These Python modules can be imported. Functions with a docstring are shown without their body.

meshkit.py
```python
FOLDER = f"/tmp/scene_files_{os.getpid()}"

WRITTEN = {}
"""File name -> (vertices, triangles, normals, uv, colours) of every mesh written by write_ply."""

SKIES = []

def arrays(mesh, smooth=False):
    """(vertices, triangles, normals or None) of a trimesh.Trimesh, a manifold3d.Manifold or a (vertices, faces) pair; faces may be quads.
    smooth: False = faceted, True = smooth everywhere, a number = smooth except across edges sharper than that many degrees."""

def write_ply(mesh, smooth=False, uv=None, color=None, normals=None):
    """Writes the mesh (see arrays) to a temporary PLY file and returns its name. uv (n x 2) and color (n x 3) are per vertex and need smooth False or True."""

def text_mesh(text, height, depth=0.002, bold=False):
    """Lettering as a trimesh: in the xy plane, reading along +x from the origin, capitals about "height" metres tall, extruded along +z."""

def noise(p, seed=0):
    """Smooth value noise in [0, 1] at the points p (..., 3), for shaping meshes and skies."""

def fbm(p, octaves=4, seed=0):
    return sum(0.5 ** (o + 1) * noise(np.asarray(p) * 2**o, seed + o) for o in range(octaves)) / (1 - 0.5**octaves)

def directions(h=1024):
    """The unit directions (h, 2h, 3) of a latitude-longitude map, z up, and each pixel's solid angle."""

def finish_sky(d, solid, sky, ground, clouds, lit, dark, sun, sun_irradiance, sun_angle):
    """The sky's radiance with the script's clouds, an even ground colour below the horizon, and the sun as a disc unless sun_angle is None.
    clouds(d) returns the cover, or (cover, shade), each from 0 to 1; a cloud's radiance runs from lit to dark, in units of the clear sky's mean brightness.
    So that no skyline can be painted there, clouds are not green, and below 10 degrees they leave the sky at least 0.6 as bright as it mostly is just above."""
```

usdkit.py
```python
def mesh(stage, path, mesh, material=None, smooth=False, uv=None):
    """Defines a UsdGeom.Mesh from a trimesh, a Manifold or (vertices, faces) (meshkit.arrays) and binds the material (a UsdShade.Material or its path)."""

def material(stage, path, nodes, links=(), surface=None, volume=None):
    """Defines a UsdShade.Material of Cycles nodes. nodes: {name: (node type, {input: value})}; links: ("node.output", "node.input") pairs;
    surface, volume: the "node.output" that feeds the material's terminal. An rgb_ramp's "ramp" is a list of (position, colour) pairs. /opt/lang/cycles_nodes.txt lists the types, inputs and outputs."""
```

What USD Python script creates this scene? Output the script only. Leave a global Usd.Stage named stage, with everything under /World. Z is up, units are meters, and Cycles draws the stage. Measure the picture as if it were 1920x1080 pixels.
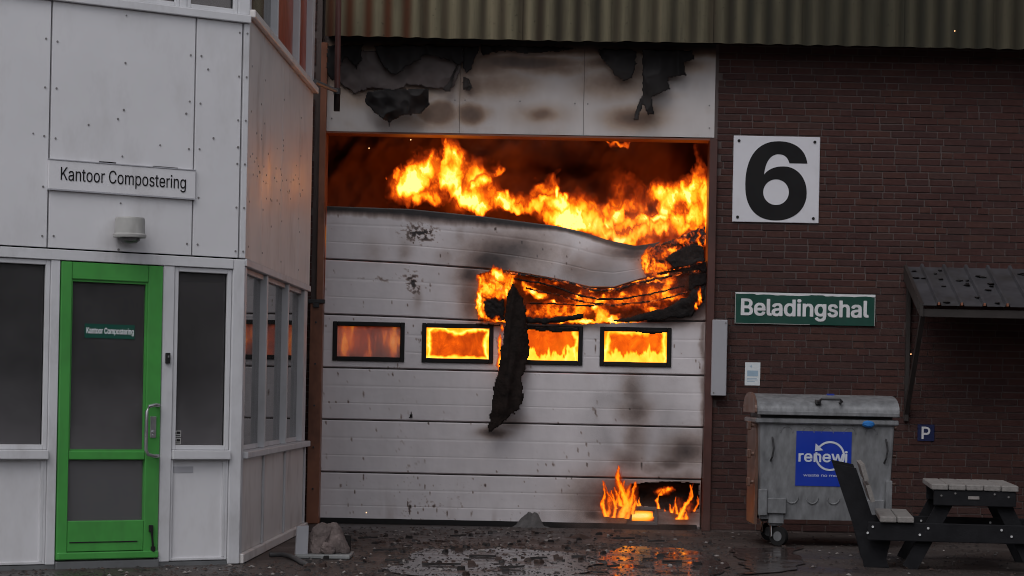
import math, random
import numpy as np, trimesh, usdkit
from meshkit import text_mesh, noise, fbm
from pxr import Usd, UsdGeom, UsdLux, UsdShade, Gf, Sdf, Vt
from shapely.geometry import Polygon, Point, box as sbox
from shapely import affinity
from shapely.ops import unary_union

stage = Usd.Stage.CreateInMemory()
UsdGeom.SetStageUpAxis(stage, UsdGeom.Tokens.z)
UsdGeom.SetStageMetersPerUnit(stage, 1.0)
UsdGeom.Xform.Define(stage, '/World')
UsdGeom.Scope.Define(stage, '/World/Looks')
rng = random.Random(7)
nrg = np.random.default_rng(7)

# ------------------------------------------------------------------ camera
FPX, PPX, PPY = 4500.0, 960.0, 738.0      # focal length and principal point in pixels of the 1920 wide photograph
DIST, HC = 24.3, 1.35                     # distance to the hall wall (plane y = 0), eye height
ROLL = math.atan(0.02)
RC, RS = math.cos(ROLL), math.sin(ROLL)
cam = UsdGeom.Camera.Define(stage, '/World/camera')
cam.CreateHorizontalApertureAttr(36.0)
cam.CreateVerticalApertureAttr(20.25)
cam.CreateFocalLengthAttr(36.0 * FPX / 1920)
cam.CreateVerticalApertureOffsetAttr((PPY - 540) / 1920 * 36.0)
cam.CreateFStopAttr(0.0)
cam.CreateClippingRangeAttr(Gf.Vec2f(0.1, 1000.0))
cam.CreateExposureAttr(0.0)
cam.AddTransformOp().Set(Gf.Matrix4d(RC, 0, RS, 0, -RS, 0, RC, 0, 0, -1, 0, 0, 0, -DIST, HC, 1))

# ------------------------------------------------------------------ sky and overcast sun
SUN_AZ, SUN_EL = math.radians(205), math.radians(52)      # azimuth as atan2(x, y)
sky = UsdLux.DomeLight.Define(stage, '/World/sky')
usdkit.material(stage, '/World/Looks/sky_look', {
    'tc': ('texture_coordinate', {}),
    's': ('sky_texture', {'sky_type': 'single_scattering', 'sun_disc': False, 'sun_elevation': SUN_EL, 'sun_rotation': SUN_AZ}),
    'h': ('hsv', {'saturation': 0.16, 'value': 1.0, 'fac': 1.0}),
    'n': ('noise_texture', {'scale': 2.2, 'detail': 5.0}),
    'r': ('rgb_ramp', {'ramp': [(0.0, (0.8, 0.8, 0.82)), (1.0, (1.1, 1.08, 1.1))]}),
    'm': ('mix', {'mix_type': 'multiply', 'fac': 1.0}),
    'b': ('background_shader', {'strength': 0.118})},
    [('tc.generated', 'n.vector'), ('s.color', 'h.color'), ('n.fac', 'r.fac'), ('h.color', 'm.color1'), ('r.color', 'm.color2'), ('m.color', 'b.color')], surface='b.background')
UsdShade.MaterialBindingAPI.Apply(sky.GetPrim()).Bind(UsdShade.Material.Get(stage, '/World/Looks/sky_look'))
sky.GetPrim().SetCustomDataByKey('kind', 'structure')
sun = UsdLux.DistantLight.Define(stage, '/World/overcast_sun')
sun.CreateNormalizeAttr(True)
sun.CreateIntensityAttr(0.25)
sun.CreateAngleAttr(40.0)
sun.CreateColorAttr(Gf.Vec3f(1.0, 0.98, 0.97))
sun.AddRotateXYZOp().Set(Gf.Vec3f(90 - math.degrees(SUN_EL), 0, 180 - math.degrees(SUN_AZ)))

# ------------------------------------------------------------------ naming and defining
_names = {}
_origin = {}
def numbered(parent, name):
    k = (parent, name)
    n = _names.get(k, 0)
    _names[k] = n + 1
    return f'{parent}/{name}' if n == 0 else f'{parent}/{name}_{n:03d}'

def mark(prim, label=None, cat=None, group=None, kind=None):
    for k, v in (('label', label), ('category', cat), ('group', group), ('kind', kind)):
        if v:
            prim.SetCustomDataByKey(k, v)
    return prim

def thing(name, label, cat, loc=(0, 0, 0), group=None):
    path = numbered('/World', name)
    x = UsdGeom.Xform.Define(stage, path)
    x.AddTranslateOp().Set(Gf.Vec3d(*map(float, loc)))
    _origin[path] = np.array(loc, float)
    mark(x.GetPrim(), label, cat, group)
    return path

def obj(name, m, mat, parent='/World', smooth=False, attrs=None, label=None, cat=None, group=None, kind=None):
    """One mesh given in world coordinates, kept relative to its thing's base."""
    path = numbered(parent, name)
    o = np.zeros(3)
    p = parent
    while p and p != '/World':
        if p in _origin:
            o = _origin[p]
            break
        p = p.rsplit('/', 1)[0]
    if isinstance(m, (list, tuple)) and len(m) and isinstance(m[0], trimesh.Trimesh):
        m = trimesh.util.concatenate(m)
    if isinstance(m, trimesh.Trimesh):
        m = (np.array(m.vertices), np.array(m.faces))
    v, f = np.asarray(m[0], float) - o, np.asarray(m[1])
    if attrs or smooth is True:
        used = np.unique(f)
        if len(used) < len(v):
            renum = np.zeros(len(v), int)
            renum[used] = np.arange(len(used))
            v, f = v[used], renum[f]
            attrs = {k: np.asarray(a)[used] for k, a in attrs.items()} if attrs else None
    m = (v, f)
    g = usdkit.mesh(stage, path, (v, m[1]), f'/World/Looks/{mat}', smooth)
    if attrs:
        for k, a in attrs.items():
            UsdGeom.PrimvarsAPI(g).CreatePrimvar(k, Sdf.ValueTypeNames.FloatArray, 'vertex').Set(Vt.FloatArray.FromNumpy(np.asarray(a, np.float32)))
    mark(g.GetPrim(), label, cat, group, kind)
    return path

# ------------------------------------------------------------------ from the photograph to places
def uv(px, py):
    dx, dy = np.asarray(px, float) - PPX, np.asarray(py, float) - PPY
    return dx * RC + dy * RS, -dx * RS + dy * RC
def at(px, py, y):
    """The point of the vertical plane at depth y that stands at this place of the photograph."""
    u, v = uv(px, py)
    d = y + DIST
    return np.stack(np.broadcast_arrays(u * d / FPX, y, HC - v * d / FPX), -1)
def on_ground(px, py, z=0.0):
    u, v = uv(px, py)
    d = (HC - z) * FPX / v
    return np.stack(np.broadcast_arrays(u * d / FPX, d - DIST, z), -1)

class Face:
    """A vertical plane with its own axes: a along, b up, n outwards."""
    def __init__(s, O, A):
        s.O = np.array(O, float)
        A = np.array([A[0], A[1], 0.0])
        s.A, s.B = A / np.linalg.norm(A), np.array([0, 0, 1.0])
        s.N = np.cross(s.A, s.B)
    def pt(s, a, b, n=0.0):
        a, b, n = np.broadcast_arrays(np.asarray(a, float), b, n)
        return s.O + a[..., None] * s.A + b[..., None] * s.B + n[..., None] * s.N
    def box(s, a0, a1, b0, b1, n0, n1, bev=0.0):
        return s.put(bbox(a0, a1, b0, b1, n0, n1, bev))
    def put(s, m):
        m = m.copy()
        m.vertices = s.pt(m.vertices[:, 0], m.vertices[:, 1], m.vertices[:, 2])
        return m
    def poly(s, p, n0, n1):
        return s.put(extrude(p, n0, n1))

def bbox(x0, x1, y0, y1, z0, z1, bev=0.0):
    x0, x1, y0, y1, z0, z1 = min(x0, x1), max(x0, x1), min(y0, y1), max(y0, y1), min(z0, z1), max(z0, z1)
    if bev <= 0:
        m = trimesh.creation.box([x1 - x0, y1 - y0, z1 - z0])
        m.apply_translation([(x0 + x1) / 2, (y0 + y1) / 2, (z0 + z1) / 2])
        return m
    e = min(bev, (x1 - x0) * .4, (y1 - y0) * .4, (z1 - z0) * .4)
    pts = []
    for x, dx in ((x0, e), (x1, -e)):
        for y, dy in ((y0, e), (y1, -e)):
            for z, dz in ((z0, e), (z1, -e)):
                pts += [(x, y + dy, z + dz), (x + dx, y, z + dz), (x + dx, y + dy, z)]
    return trimesh.Trimesh(pts).convex_hull

def extrude(p, n0, n1):
    ms = []
    for g in getattr(p, 'geoms', [p]):
        if g.is_empty or g.area < 1e-8:
            continue
        m = trimesh.creation.extrude_polygon(g, n1 - n0, engine='earcut')
        m.apply_translation([0, 0, n0])
        ms.append(m)
    return trimesh.util.concatenate(ms)

def rod(p, q, r, sides=10, r1=None):
    """A round bar between two points."""
    p, q = np.array(p, float), np.array(q, float)
    t = (q - p) / np.linalg.norm(q - p)
    a = np.cross(t, [0, 0, 1.0] if abs(t[2]) < .9 else [1.0, 0, 0])
    a /= np.linalg.norm(a)
    b = np.cross(t, a)
    w = np.arange(sides) * 2 * np.pi / sides
    ring = np.cos(w)[:, None] * a + np.sin(w)[:, None] * b
    r1 = r if r1 is None else r1
    return trimesh.Trimesh(np.vstack([p + r * ring, q + r1 * ring])).convex_hull

def tube(points, r, sides=8):
    p = np.asarray(points, float)
    t = np.gradient(p, axis=0)
    t /= np.linalg.norm(t, axis=1, keepdims=True)
    ref = np.array([0.31, 0.17, 0.93])
    a = np.cross(t, ref)
    a /= np.linalg.norm(a, axis=1, keepdims=True)
    b = np.cross(t, a)
    w = np.arange(sides) * 2 * np.pi / sides
    rr = np.broadcast_to(r, (len(p),))[:, None, None]
    v = (p[:, None] + rr * (np.cos(w)[None, :, None] * a[:, None] + np.sin(w)[None, :, None] * b[:, None])).reshape(-1, 3)
    f = []
    for i in range(len(p) - 1):
        for j in range(sides):
            k = (j + 1) % sides
            f += [(i * sides + j, i * sides + k, (i + 1) * sides + k), (i * sides + j, (i + 1) * sides + k, (i + 1) * sides + j)]
    v = np.vstack([v, p[:1], p[-1:]])
    n = len(v)
    for j in range(sides):
        k = (j + 1) % sides
        f += [(n - 2, k, j), (n - 1, (len(p) - 1) * sides + j, (len(p) - 1) * sides + k)]
    m = trimesh.Trimesh(v, f, process=False)
    m.fix_normals()
    return m

def bar(p, q, w, h, side):
    """A rectangular bar from p to q; side = the direction of its width w."""
    p, q, side = np.array(p, float), np.array(q, float), np.array(side, float)
    t = (q - p) / np.linalg.norm(q - p)
    side = side - t * side.dot(t)
    side /= np.linalg.norm(side)
    up = np.cross(side, t)
    pts = [c + sx * w / 2 * side + sz * h / 2 * up for c in (p, q) for sx in (-1, 1) for sz in (-1, 1)]
    return trimesh.Trimesh(pts).convex_hull

def interp(pts):
    xs, ys = zip(*pts)
    return lambda x: np.interp(x, xs, ys)

def sheet(x0, x1, y0, y1, step, inside, ydepth, thick, attr=None):
    """A body whose outline is where inside(px, py) > 0, standing around the depth ydepth(px, py); thick(value) is its half thickness, falling to nothing at the rim."""
    nx, ny = int((x1 - x0) / step) + 1, int((y1 - y0) / step) + 1
    X, Y = np.meshgrid(np.linspace(x0, x1, nx), np.linspace(y0, y1, ny))
    I = inside(X, Y)
    keep = np.zeros_like(I, bool)
    c = (I[:-1, :-1] > 0) & (I[1:, :-1] > 0) & (I[:-1, 1:] > 0) & (I[1:, 1:] > 0)
    keep[:-1, :-1] |= c; keep[1:, :-1] |= c; keep[:-1, 1:] |= c; keep[1:, 1:] |= c
    inner = np.zeros_like(keep)
    inner[1:-1, 1:-1] = c[:-1, :-1] & c[1:, :-1] & c[:-1, 1:] & c[1:, 1:]
    t = np.where(inner, np.maximum(thick(np.maximum(I, 0)), 1e-4), 0)
    yd = ydepth(X, Y) + 0 * X
    front, back = at(X, Y, yd - t), at(X, Y, yd + t)
    idx = -np.ones(I.size, int)
    k = np.flatnonzero(keep.ravel())
    idx[k] = np.arange(len(k))
    idx = idx.reshape(I.shape)
    a, b, cc, d = idx[:-1, :-1][c], idx[:-1, 1:][c], idx[1:, 1:][c], idx[1:, :-1][c]
    f = np.vstack([np.stack([a, d, cc], 1), np.stack([a, cc, b], 1)])
    n = len(k)
    # the back shares the rim with the front
    back_id = np.where(inner.ravel()[k], np.arange(n) + n, np.arange(n))
    g = back_id[f][:, ::-1]
    v = np.vstack([front.reshape(-1, 3)[k], back.reshape(-1, 3)[k]])
    A = None
    if attr is not None:
        A = np.tile((attr(X, Y, I) + 0 * X).ravel()[k], 2)
    return v, np.vstack([f, g]), A

def tri_from(r):
    return trimesh.Trimesh(r[0], r[1], process=False)

# ------------------------------------------------------------------ materials
def M(name, nodes, links=(), surface='p.BSDF', **kw):
    usdkit.material(stage, '/World/Looks/' + name, nodes, links, surface=surface, **kw)

def plain(name, color, rough=0.5, var=0.15, scale=6.0, metal=0.0, bump=0.0, bscale=80.0, spec=0.5, stretch=(1, 1, 1), dirt=None, dirt_amt=0.5):
    """A surface with a little uneven tone, fine relief and, if asked, grime in patches."""
    c = np.array(color)
    nodes = {'g': ('geometry', {}), 'map': ('mapping', {'scale': stretch}), 'n': ('noise_texture', {'scale': scale, 'detail': 6.0, 'roughness': 0.6}),
             'r': ('rgb_ramp', {'ramp': [(0.25, tuple(c * (1 - var))), (0.75, tuple(np.minimum(c * (1 + var), 0.9)))]}),
             'n3': ('noise_texture', {'scale': scale * 0.37 + 0.9, 'detail': 3.0}),
             'rr': ('map_range', {'from_min': 0.3, 'from_max': 0.7, 'to_min': max(rough - 0.1, 0.02), 'to_max': min(rough + 0.1, 1.0), 'clamp': True}),
             'p': ('principled_bsdf', {'roughness': rough, 'metallic': metal, 'specular_ior_level': spec})}
    links = [('g.position', 'map.vector'), ('map.vector', 'n.vector'), ('g.position', 'n3.vector'), ('n.fac', 'r.fac'), ('n3.fac', 'rr.value'), ('rr.result', 'p.roughness')]
    out = 'r.color'
    if dirt is not None:
        nodes |= {'dn': ('noise_texture', {'scale': 1.7, 'detail': 8.0, 'roughness': 0.68}), 'dm': ('mapping', {'scale': (1.6, 1.6, 0.7)}),
                  'dr': ('map_range', {'from_min': 0.52, 'from_max': 0.74, 'to_min': 0.0, 'to_max': dirt_amt, 'clamp': True}),
                  'dx': ('mix', {'color2': dirt})}
        links += [('g.position', 'dm.vector'), ('dm.vector', 'dn.vector'), ('dn.fac', 'dr.value'), ('dr.result', 'dx.fac'), (out, 'dx.color1')]
        out = 'dx.color'
    if bump:
        nodes |= {'bn': ('noise_texture', {'scale': bscale, 'detail': 4.0}), 'b': ('bump', {'strength': bump, 'distance': 0.01})}
        links += [('g.position', 'bn.vector'), ('bn.fac', 'b.height'), ('b.normal', 'p.normal')]
    M(name, nodes, links + [(out, 'p.base_color')])

plain('white_panel', (0.66, 0.655, 0.675), 0.38, 0.05, 1.3, dirt=(0.36, 0.33, 0.32), dirt_amt=0.28, bump=0.04, bscale=30)
plain('white_frame', (0.60, 0.60, 0.62), 0.42, 0.07, 3.0, dirt=(0.25, 0.23, 0.22), dirt_amt=0.4)
plain('white_panel_dirty', (0.72, 0.685, 0.67), 0.42, 0.07, 2.0, dirt=(0.26, 0.19, 0.16), dirt_amt=0.5, bump=0.03, bscale=25)
plain('joint_dark', (0.06, 0.055, 0.055), 0.8)
plain('screw_metal', (0.22, 0.21, 0.21), 0.45, metal=0.4)
plain('green_paint', (0.062, 0.295, 0.060), 0.34, 0.10, 3.0, dirt=(0.05, 0.15, 0.045), dirt_amt=0.5)
plain('green_sign', (0.006, 0.06, 0.042), 0.35, 0.12, 5.0, dirt=(0.02, 0.03, 0.03), dirt_amt=0.4)
plain('black_rubber', (0.012, 0.0115, 0.012), 0.7, spec=0.3)
plain('black_print', (0.010, 0.0095, 0.0105), 0.7, spec=0.25)
plain('white_print', (0.72, 0.72, 0.74), 0.5, dirt=(0.4, 0.38, 0.37), dirt_amt=0.3)
plain('sign_plate', (0.72, 0.715, 0.76), 0.4, 0.03, 4.0, dirt=(0.45, 0.42, 0.42), dirt_amt=0.3)
plain('steel', (0.55, 0.55, 0.56), 0.28, metal=0.9)
plain('lamp_plastic', (0.40, 0.395, 0.38), 0.45, 0.12, 6.0, dirt=(0.2, 0.19, 0.17), dirt_amt=0.5)
plain('dark_room', (0.03, 0.028, 0.028), 0.9)
plain('fire_lit_reveal', (0.22, 0.075, 0.045), 0.5, 0.2)  # fire glow under the lintel put into the red
plain('rust_steel', (0.27, 0.105, 0.060), 0.42, 0.25, 5.0, dirt=(0.07, 0.03, 0.022), dirt_amt=0.6, bump=0.1)
plain('rust_pipe', (0.10, 0.035, 0.03), 0.5, 0.25, 7.0)
plain('mortar', (0.108, 0.083, 0.078), 0.95, 0.2, 3.0, bump=0.3, bscale=120)
for i, c in enumerate([(0.068, 0.030, 0.026), (0.062, 0.028, 0.025), (0.074, 0.034, 0.028), (0.056, 0.027, 0.025), (0.064, 0.033, 0.029)]):
    plain(f'brick_clay_{"abcde"[i]}', c, 0.85, 0.22, 22.0, bump=0.35, bscale=140, spec=0.25, dirt=(0.05, 0.028, 0.025), dirt_amt=0.5)
plain('galvanised', (0.205, 0.21, 0.22), 0.55, 0.4, 8.0, metal=0.3, dirt=(0.05, 0.048, 0.05), dirt_amt=0.85, stretch=(1.7, 1.7, 0.7))
plain('galvanised_fire_lit', (0.15, 0.080, 0.058), 0.42, 0.35, 7.0, metal=0.2, dirt=(0.10, 0.07, 0.055), dirt_amt=0.8)  # orange cast of the fire put into the metal colour
plain('maroon_steel', (0.085, 0.032, 0.026), 0.5, 0.25, 5.0, dirt=(0.03, 0.016, 0.014), dirt_amt=0.7)
plain('wood_leaves', (0.035, 0.045, 0.022), 0.9, 0.5, 0.4)
plain('dark_metal', (0.05, 0.05, 0.052), 0.5, metal=0.3)
plain('blue_sticker', (0.010, 0.040, 0.38), 0.35, 0.08)
plain('blue_sign', (0.006, 0.014, 0.075), 0.4, 0.08)
plain('blue_rag', (0.02, 0.17, 0.5), 0.7, 0.2)
plain('sticker_print', (0.62, 0.66, 0.75), 0.5)
plain('plank_wood', (0.215, 0.20, 0.19), 0.75, 0.25, 12.0, stretch=(3, 0.4, 3), bump=0.25, bscale=90, dirt=(0.12, 0.11, 0.10), dirt_amt=0.5)
plain('dark_timber', (0.012, 0.012, 0.014), 0.9, 0.3, 10.0, bump=0.2, spec=0.2)
plain('bolt_metal', (0.75, 0.75, 0.76), 0.3, metal=0.5)
plain('grey_box', (0.40, 0.40, 0.43), 0.4, 0.05)
plain('paper', (0.70, 0.74, 0.76), 0.6, 0.06)
plain('paper_print', (0.33, 0.45, 0.56), 0.6)
plain('char', (0.014, 0.012, 0.012), 0.85, 0.5, 14.0, spec=0.25, bump=0.8, bscale=35)
plain('char_brown', (0.016, 0.0105, 0.009), 0.85, 0.8, 11.0, spec=0.2, bump=0.8, bscale=40, dirt=(0.014, 0.012, 0.012), dirt_amt=0.9)
plain('membrane', (0.012, 0.0105, 0.011), 0.7, 0.5, 6.0, bump=0.12, bscale=18, spec=0.3)
plain('grey_membrane', (0.10, 0.078, 0.075), 0.6, 0.35, 4.0, dirt=(0.02, 0.017, 0.017), dirt_amt=0.95, bump=0.1, bscale=14)
plain('soot_wall', (0.07, 0.045, 0.038), 0.9, 0.5, 1.2)
plain('stone', (0.155, 0.122, 0.115), 0.9, 0.5, 6.0, bump=0.6, bscale=40, dirt=(0.05, 0.026, 0.025), dirt_amt=0.95)
plain('grey_plate', (0.22, 0.225, 0.225), 0.55, 0.2, 8.0)
plain('zinc_grey', (0.16, 0.165, 0.17), 0.5, metal=0.4)
plain('debris_dark', (0.013, 0.010, 0.010), 0.6, 0.5, 14.0)
plain('debris_brown', (0.04, 0.022, 0.017), 0.75, 0.5, 14.0)
plain('debris_pale', (0.22, 0.20, 0.19), 0.7, 0.3, 14.0)
plain('debris_grey', (0.10, 0.095, 0.095), 0.9, 0.4, 14.0, bump=0.6, bscale=60)
plain('sheet_roof', (0.055, 0.054, 0.06), 0.45, 0.3, 4.0, dirt=(0.035, 0.032, 0.03), dirt_amt=0.9, bump=0.15, bscale=20)
plain('bracket_paint', (0.03, 0.024, 0.022), 0.5, 0.2)
plain('hose_rubber', (0.06, 0.058, 0.06), 0.6, 0.2)
plain('red_reflection', (0.27, 0.05, 0.025), 0.35, 0.35, 8.0, stretch=(1, 1, 0.3), dirt=(0.06, 0.02, 0.015), dirt_amt=0.7)  # red reflections of the upper panes, as an opaque colour

# painted door and lintel panels: scorch is the burnt, stained state of the skin, plus painted seam shade
def scorched(name, c0, rough, tones):
    M(name, {'g': ('geometry', {}), 'map': ('mapping', {'scale': (2.2, 2.2, 0.8)}), 'n': ('noise_texture', {'scale': 1.6, 'detail': 7.0, 'roughness': 0.65}),
             'r': ('rgb_ramp', {'ramp': [(0.3, tuple(np.array(c0) * 0.9)), (0.7, tuple(np.array(c0) * 1.05))]}),
             'a': ('attribute', {'attribute': 'scorch'}),
             'n2': ('noise_texture', {'scale': 9.0, 'detail': 6.0, 'roughness': 0.7}),
             'mr': ('map_range', {'from_min': 0.0, 'from_max': 1.0, 'to_min': -0.16, 'to_max': 0.16}),
             'gate': ('map_range', {'from_min': 0.02, 'from_max': 0.3, 'to_min': 0.0, 'to_max': 1.0, 'clamp': True}),
             'mul': ('math', {'math_type': 'multiply'}), 'ad': ('math', {'math_type': 'add'}),
             'sr': ('rgb_ramp', {'ramp': tones}),
             'mx': ('mix', {'mix_type': 'multiply', 'fac': 1.0}),
             'b': ('bump', {'strength': 0.08, 'distance': 0.01}),
             'p': ('principled_bsdf', {'roughness': rough})},
      [('g.position', 'map.vector'), ('map.vector', 'n.vector'), ('g.position', 'n2.vector'), ('n.fac', 'r.fac'), ('n2.fac', 'mr.value'), ('a.fac', 'gate.value'), ('gate.result', 'mul.value1'), ('mr.result', 'mul.value2'),
       ('a.fac', 'ad.value1'), ('mul.value', 'ad.value2'), ('ad.value', 'sr.fac'), ('r.color', 'mx.color1'), ('sr.color', 'mx.color2'), ('mx.color', 'p.base_color'), ('n2.fac', 'b.height'), ('b.normal', 'p.normal')])
scorched('door_skin', (0.77, 0.725, 0.745), 0.45, [(0.0, (1, 1, 1)), (0.3, (0.62, 0.55, 0.51)), (0.55, (0.33, 0.27, 0.24)), (0.8, (0.12, 0.095, 0.088)), (1.0, (0.03, 0.025, 0.025))])
scorched('lintel_skin', (0.64, 0.60, 0.59), 0.5, [(0.0, (1, 1, 1)), (0.25, (0.76, 0.63, 0.52)), (0.5, (0.42, 0.29, 0.21)), (0.75, (0.17, 0.115, 0.088)), (1.0, (0.03, 0.025, 0.025))])

# corrugated cladding: weathered cement sheet, trough shade put into the colour, with dirt and rust
M('cladding', {'g': ('geometry', {}), 'm1': ('mapping', {'scale': (7.0, 2.0, 0.5)}), 'n1': ('noise_texture', {'scale': 1.0, 'detail': 6.0, 'roughness': 0.65}),
               'r1': ('rgb_ramp', {'ramp': [(0.3, (0.085, 0.074, 0.05)), (0.5, (0.155, 0.136, 0.088)), (0.65, (0.20, 0.17, 0.11)), (0.8, (0.10, 0.10, 0.062))]}),
               'sx': ('separate_xyz', {}), 'ty': ('map_range', {'from_min': -0.435, 'from_max': -0.398, 'to_min': 0.0, 'to_max': 0.94, 'clamp': True}),
               'm2': ('mapping', {'scale': (1.7, 0.0, 0.1)}), 'n2': ('noise_texture', {'scale': 1.0, 'detail': 3.0}),
               'lx': ('map_range', {'from_min': -1.6, 'from_max': 1.0, 'to_min': 0.30, 'to_max': -0.12, 'clamp': True}), 'ad': ('math', {'math_type': 'add'}),
               'tr': ('rgb_ramp', {'ramp': [(0.35, (0.028, 0.026, 0.020)), (0.62, (0.040, 0.026, 0.017)), (0.8, (0.085, 0.028, 0.014))]}),
               'mx': ('mix', {}),
               'n3': ('noise_texture', {'scale': 16.0, 'detail': 6.0, 'roughness': 0.7}), 'r3': ('map_range', {'from_min': 0.6, 'from_max': 0.72, 'to_min': 0.0, 'to_max': 0.75, 'clamp': True}),
               'mx2': ('mix', {'color2': (0.03, 0.028, 0.02)}),
               'ax': ('map_range', {'from_min': 0.2, 'from_max': 3.2, 'to_min': 0.0, 'to_max': 0.72, 'clamp': True}), 'mx3': ('mix', {'color2': (0.022, 0.021, 0.015)}),  # sheet colour gets darker towards the right
               'b': ('bump', {'strength': 0.3, 'distance': 0.01}), 'p': ('principled_bsdf', {'roughness': 0.9, 'specular_ior_level': 0.2})},
  [('g.position', 'm1.vector'), ('m1.vector', 'n1.vector'), ('n1.fac', 'r1.fac'), ('g.position', 'sx.vector'), ('sx.y', 'ty.value'), ('g.position', 'm2.vector'), ('m2.vector', 'n2.vector'), ('sx.x', 'lx.value'),
   ('n2.fac', 'ad.value1'), ('lx.result', 'ad.value2'), ('ad.value', 'tr.fac'), ('ty.result', 'mx.fac'), ('r1.color', 'mx.color1'), ('tr.color', 'mx.color2'),
   ('g.position', 'n3.vector'), ('n3.fac', 'r3.value'), ('r3.result', 'mx2.fac'), ('mx.color', 'mx2.color1'), ('sx.x', 'ax.value'), ('ax.result', 'mx3.fac'), ('mx2.color', 'mx3.color1'), ('mx3.color', 'p.base_color'),
   ('n3.fac', 'b.height'), ('b.normal', 'p.normal')])

def pane(name, tint, dust=0.0, dust_col=(0.5, 0.5, 0.5), rough=0.0, splash=0.0):
    nodes = {'t': ('transparent_bsdf', {'color': tint}), 'gl': ('glossy_bsdf', {'color': (0.95, 0.95, 0.95), 'roughness': rough}), 'f': ('fresnel', {'IOR': 1.5}), 'm': ('mix_closure', {})}
    links = [('f.fac', 'm.fac'), ('t.BSDF', 'm.closure1'), ('gl.BSDF', 'm.closure2')]
    out = 'm.closure'
    if dust:
        nodes |= {'d': ('diffuse_bsdf', {'color': dust_col}), 'tl': ('translucent_bsdf', {'color': dust_col}), 'dd': ('mix_closure', {'fac': 0.5}), 'm2': ('mix_closure', {'fac': dust})}
        links += [('d.BSDF', 'dd.closure1'), ('tl.BSDF', 'dd.closure2'), ('m.closure', 'm2.closure1'), ('dd.closure', 'm2.closure2')]
        out = 'm2.closure'
        if splash:
            nodes |= {'g': ('geometry', {}), 'sx': ('separate_xyz', {}), 'z': ('map_range', {'from_min': 0.85, 'from_max': 1.45, 'to_min': dust + splash, 'to_max': dust, 'clamp': True}), 'dn': ('noise_texture', {'scale': 3.5, 'detail': 5.0}),
                      'dk': ('map_range', {'from_min': 0.3, 'from_max': 0.7, 'to_min': 0.82, 'to_max': 1.18}), 'dm': ('math', {'math_type': 'multiply', 'use_clamp': True})}
            links += [('g.position', 'sx.vector'), ('sx.z', 'z.value'), ('g.position', 'dn.vector'), ('dn.fac', 'dk.value'), ('z.result', 'dm.value1'), ('dk.result', 'dm.value2'), ('dm.value', 'm2.fac')]
    M(name, nodes, links, surface=out)
pane('glass', (0.85, 0.86, 0.86), 0.11, (0.36, 0.34, 0.35), splash=0.16)
pane('dusty_glass', (0.8, 0.8, 0.8), 0.25, (0.36, 0.35, 0.36))
pane('side_glass', (0.7, 0.7, 0.7), 0.05, (0.3, 0.28, 0.27))
pane('sooty_glass', (0.72, 0.64, 0.64), 0.50, (0.80, 0.66, 0.66))

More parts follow.
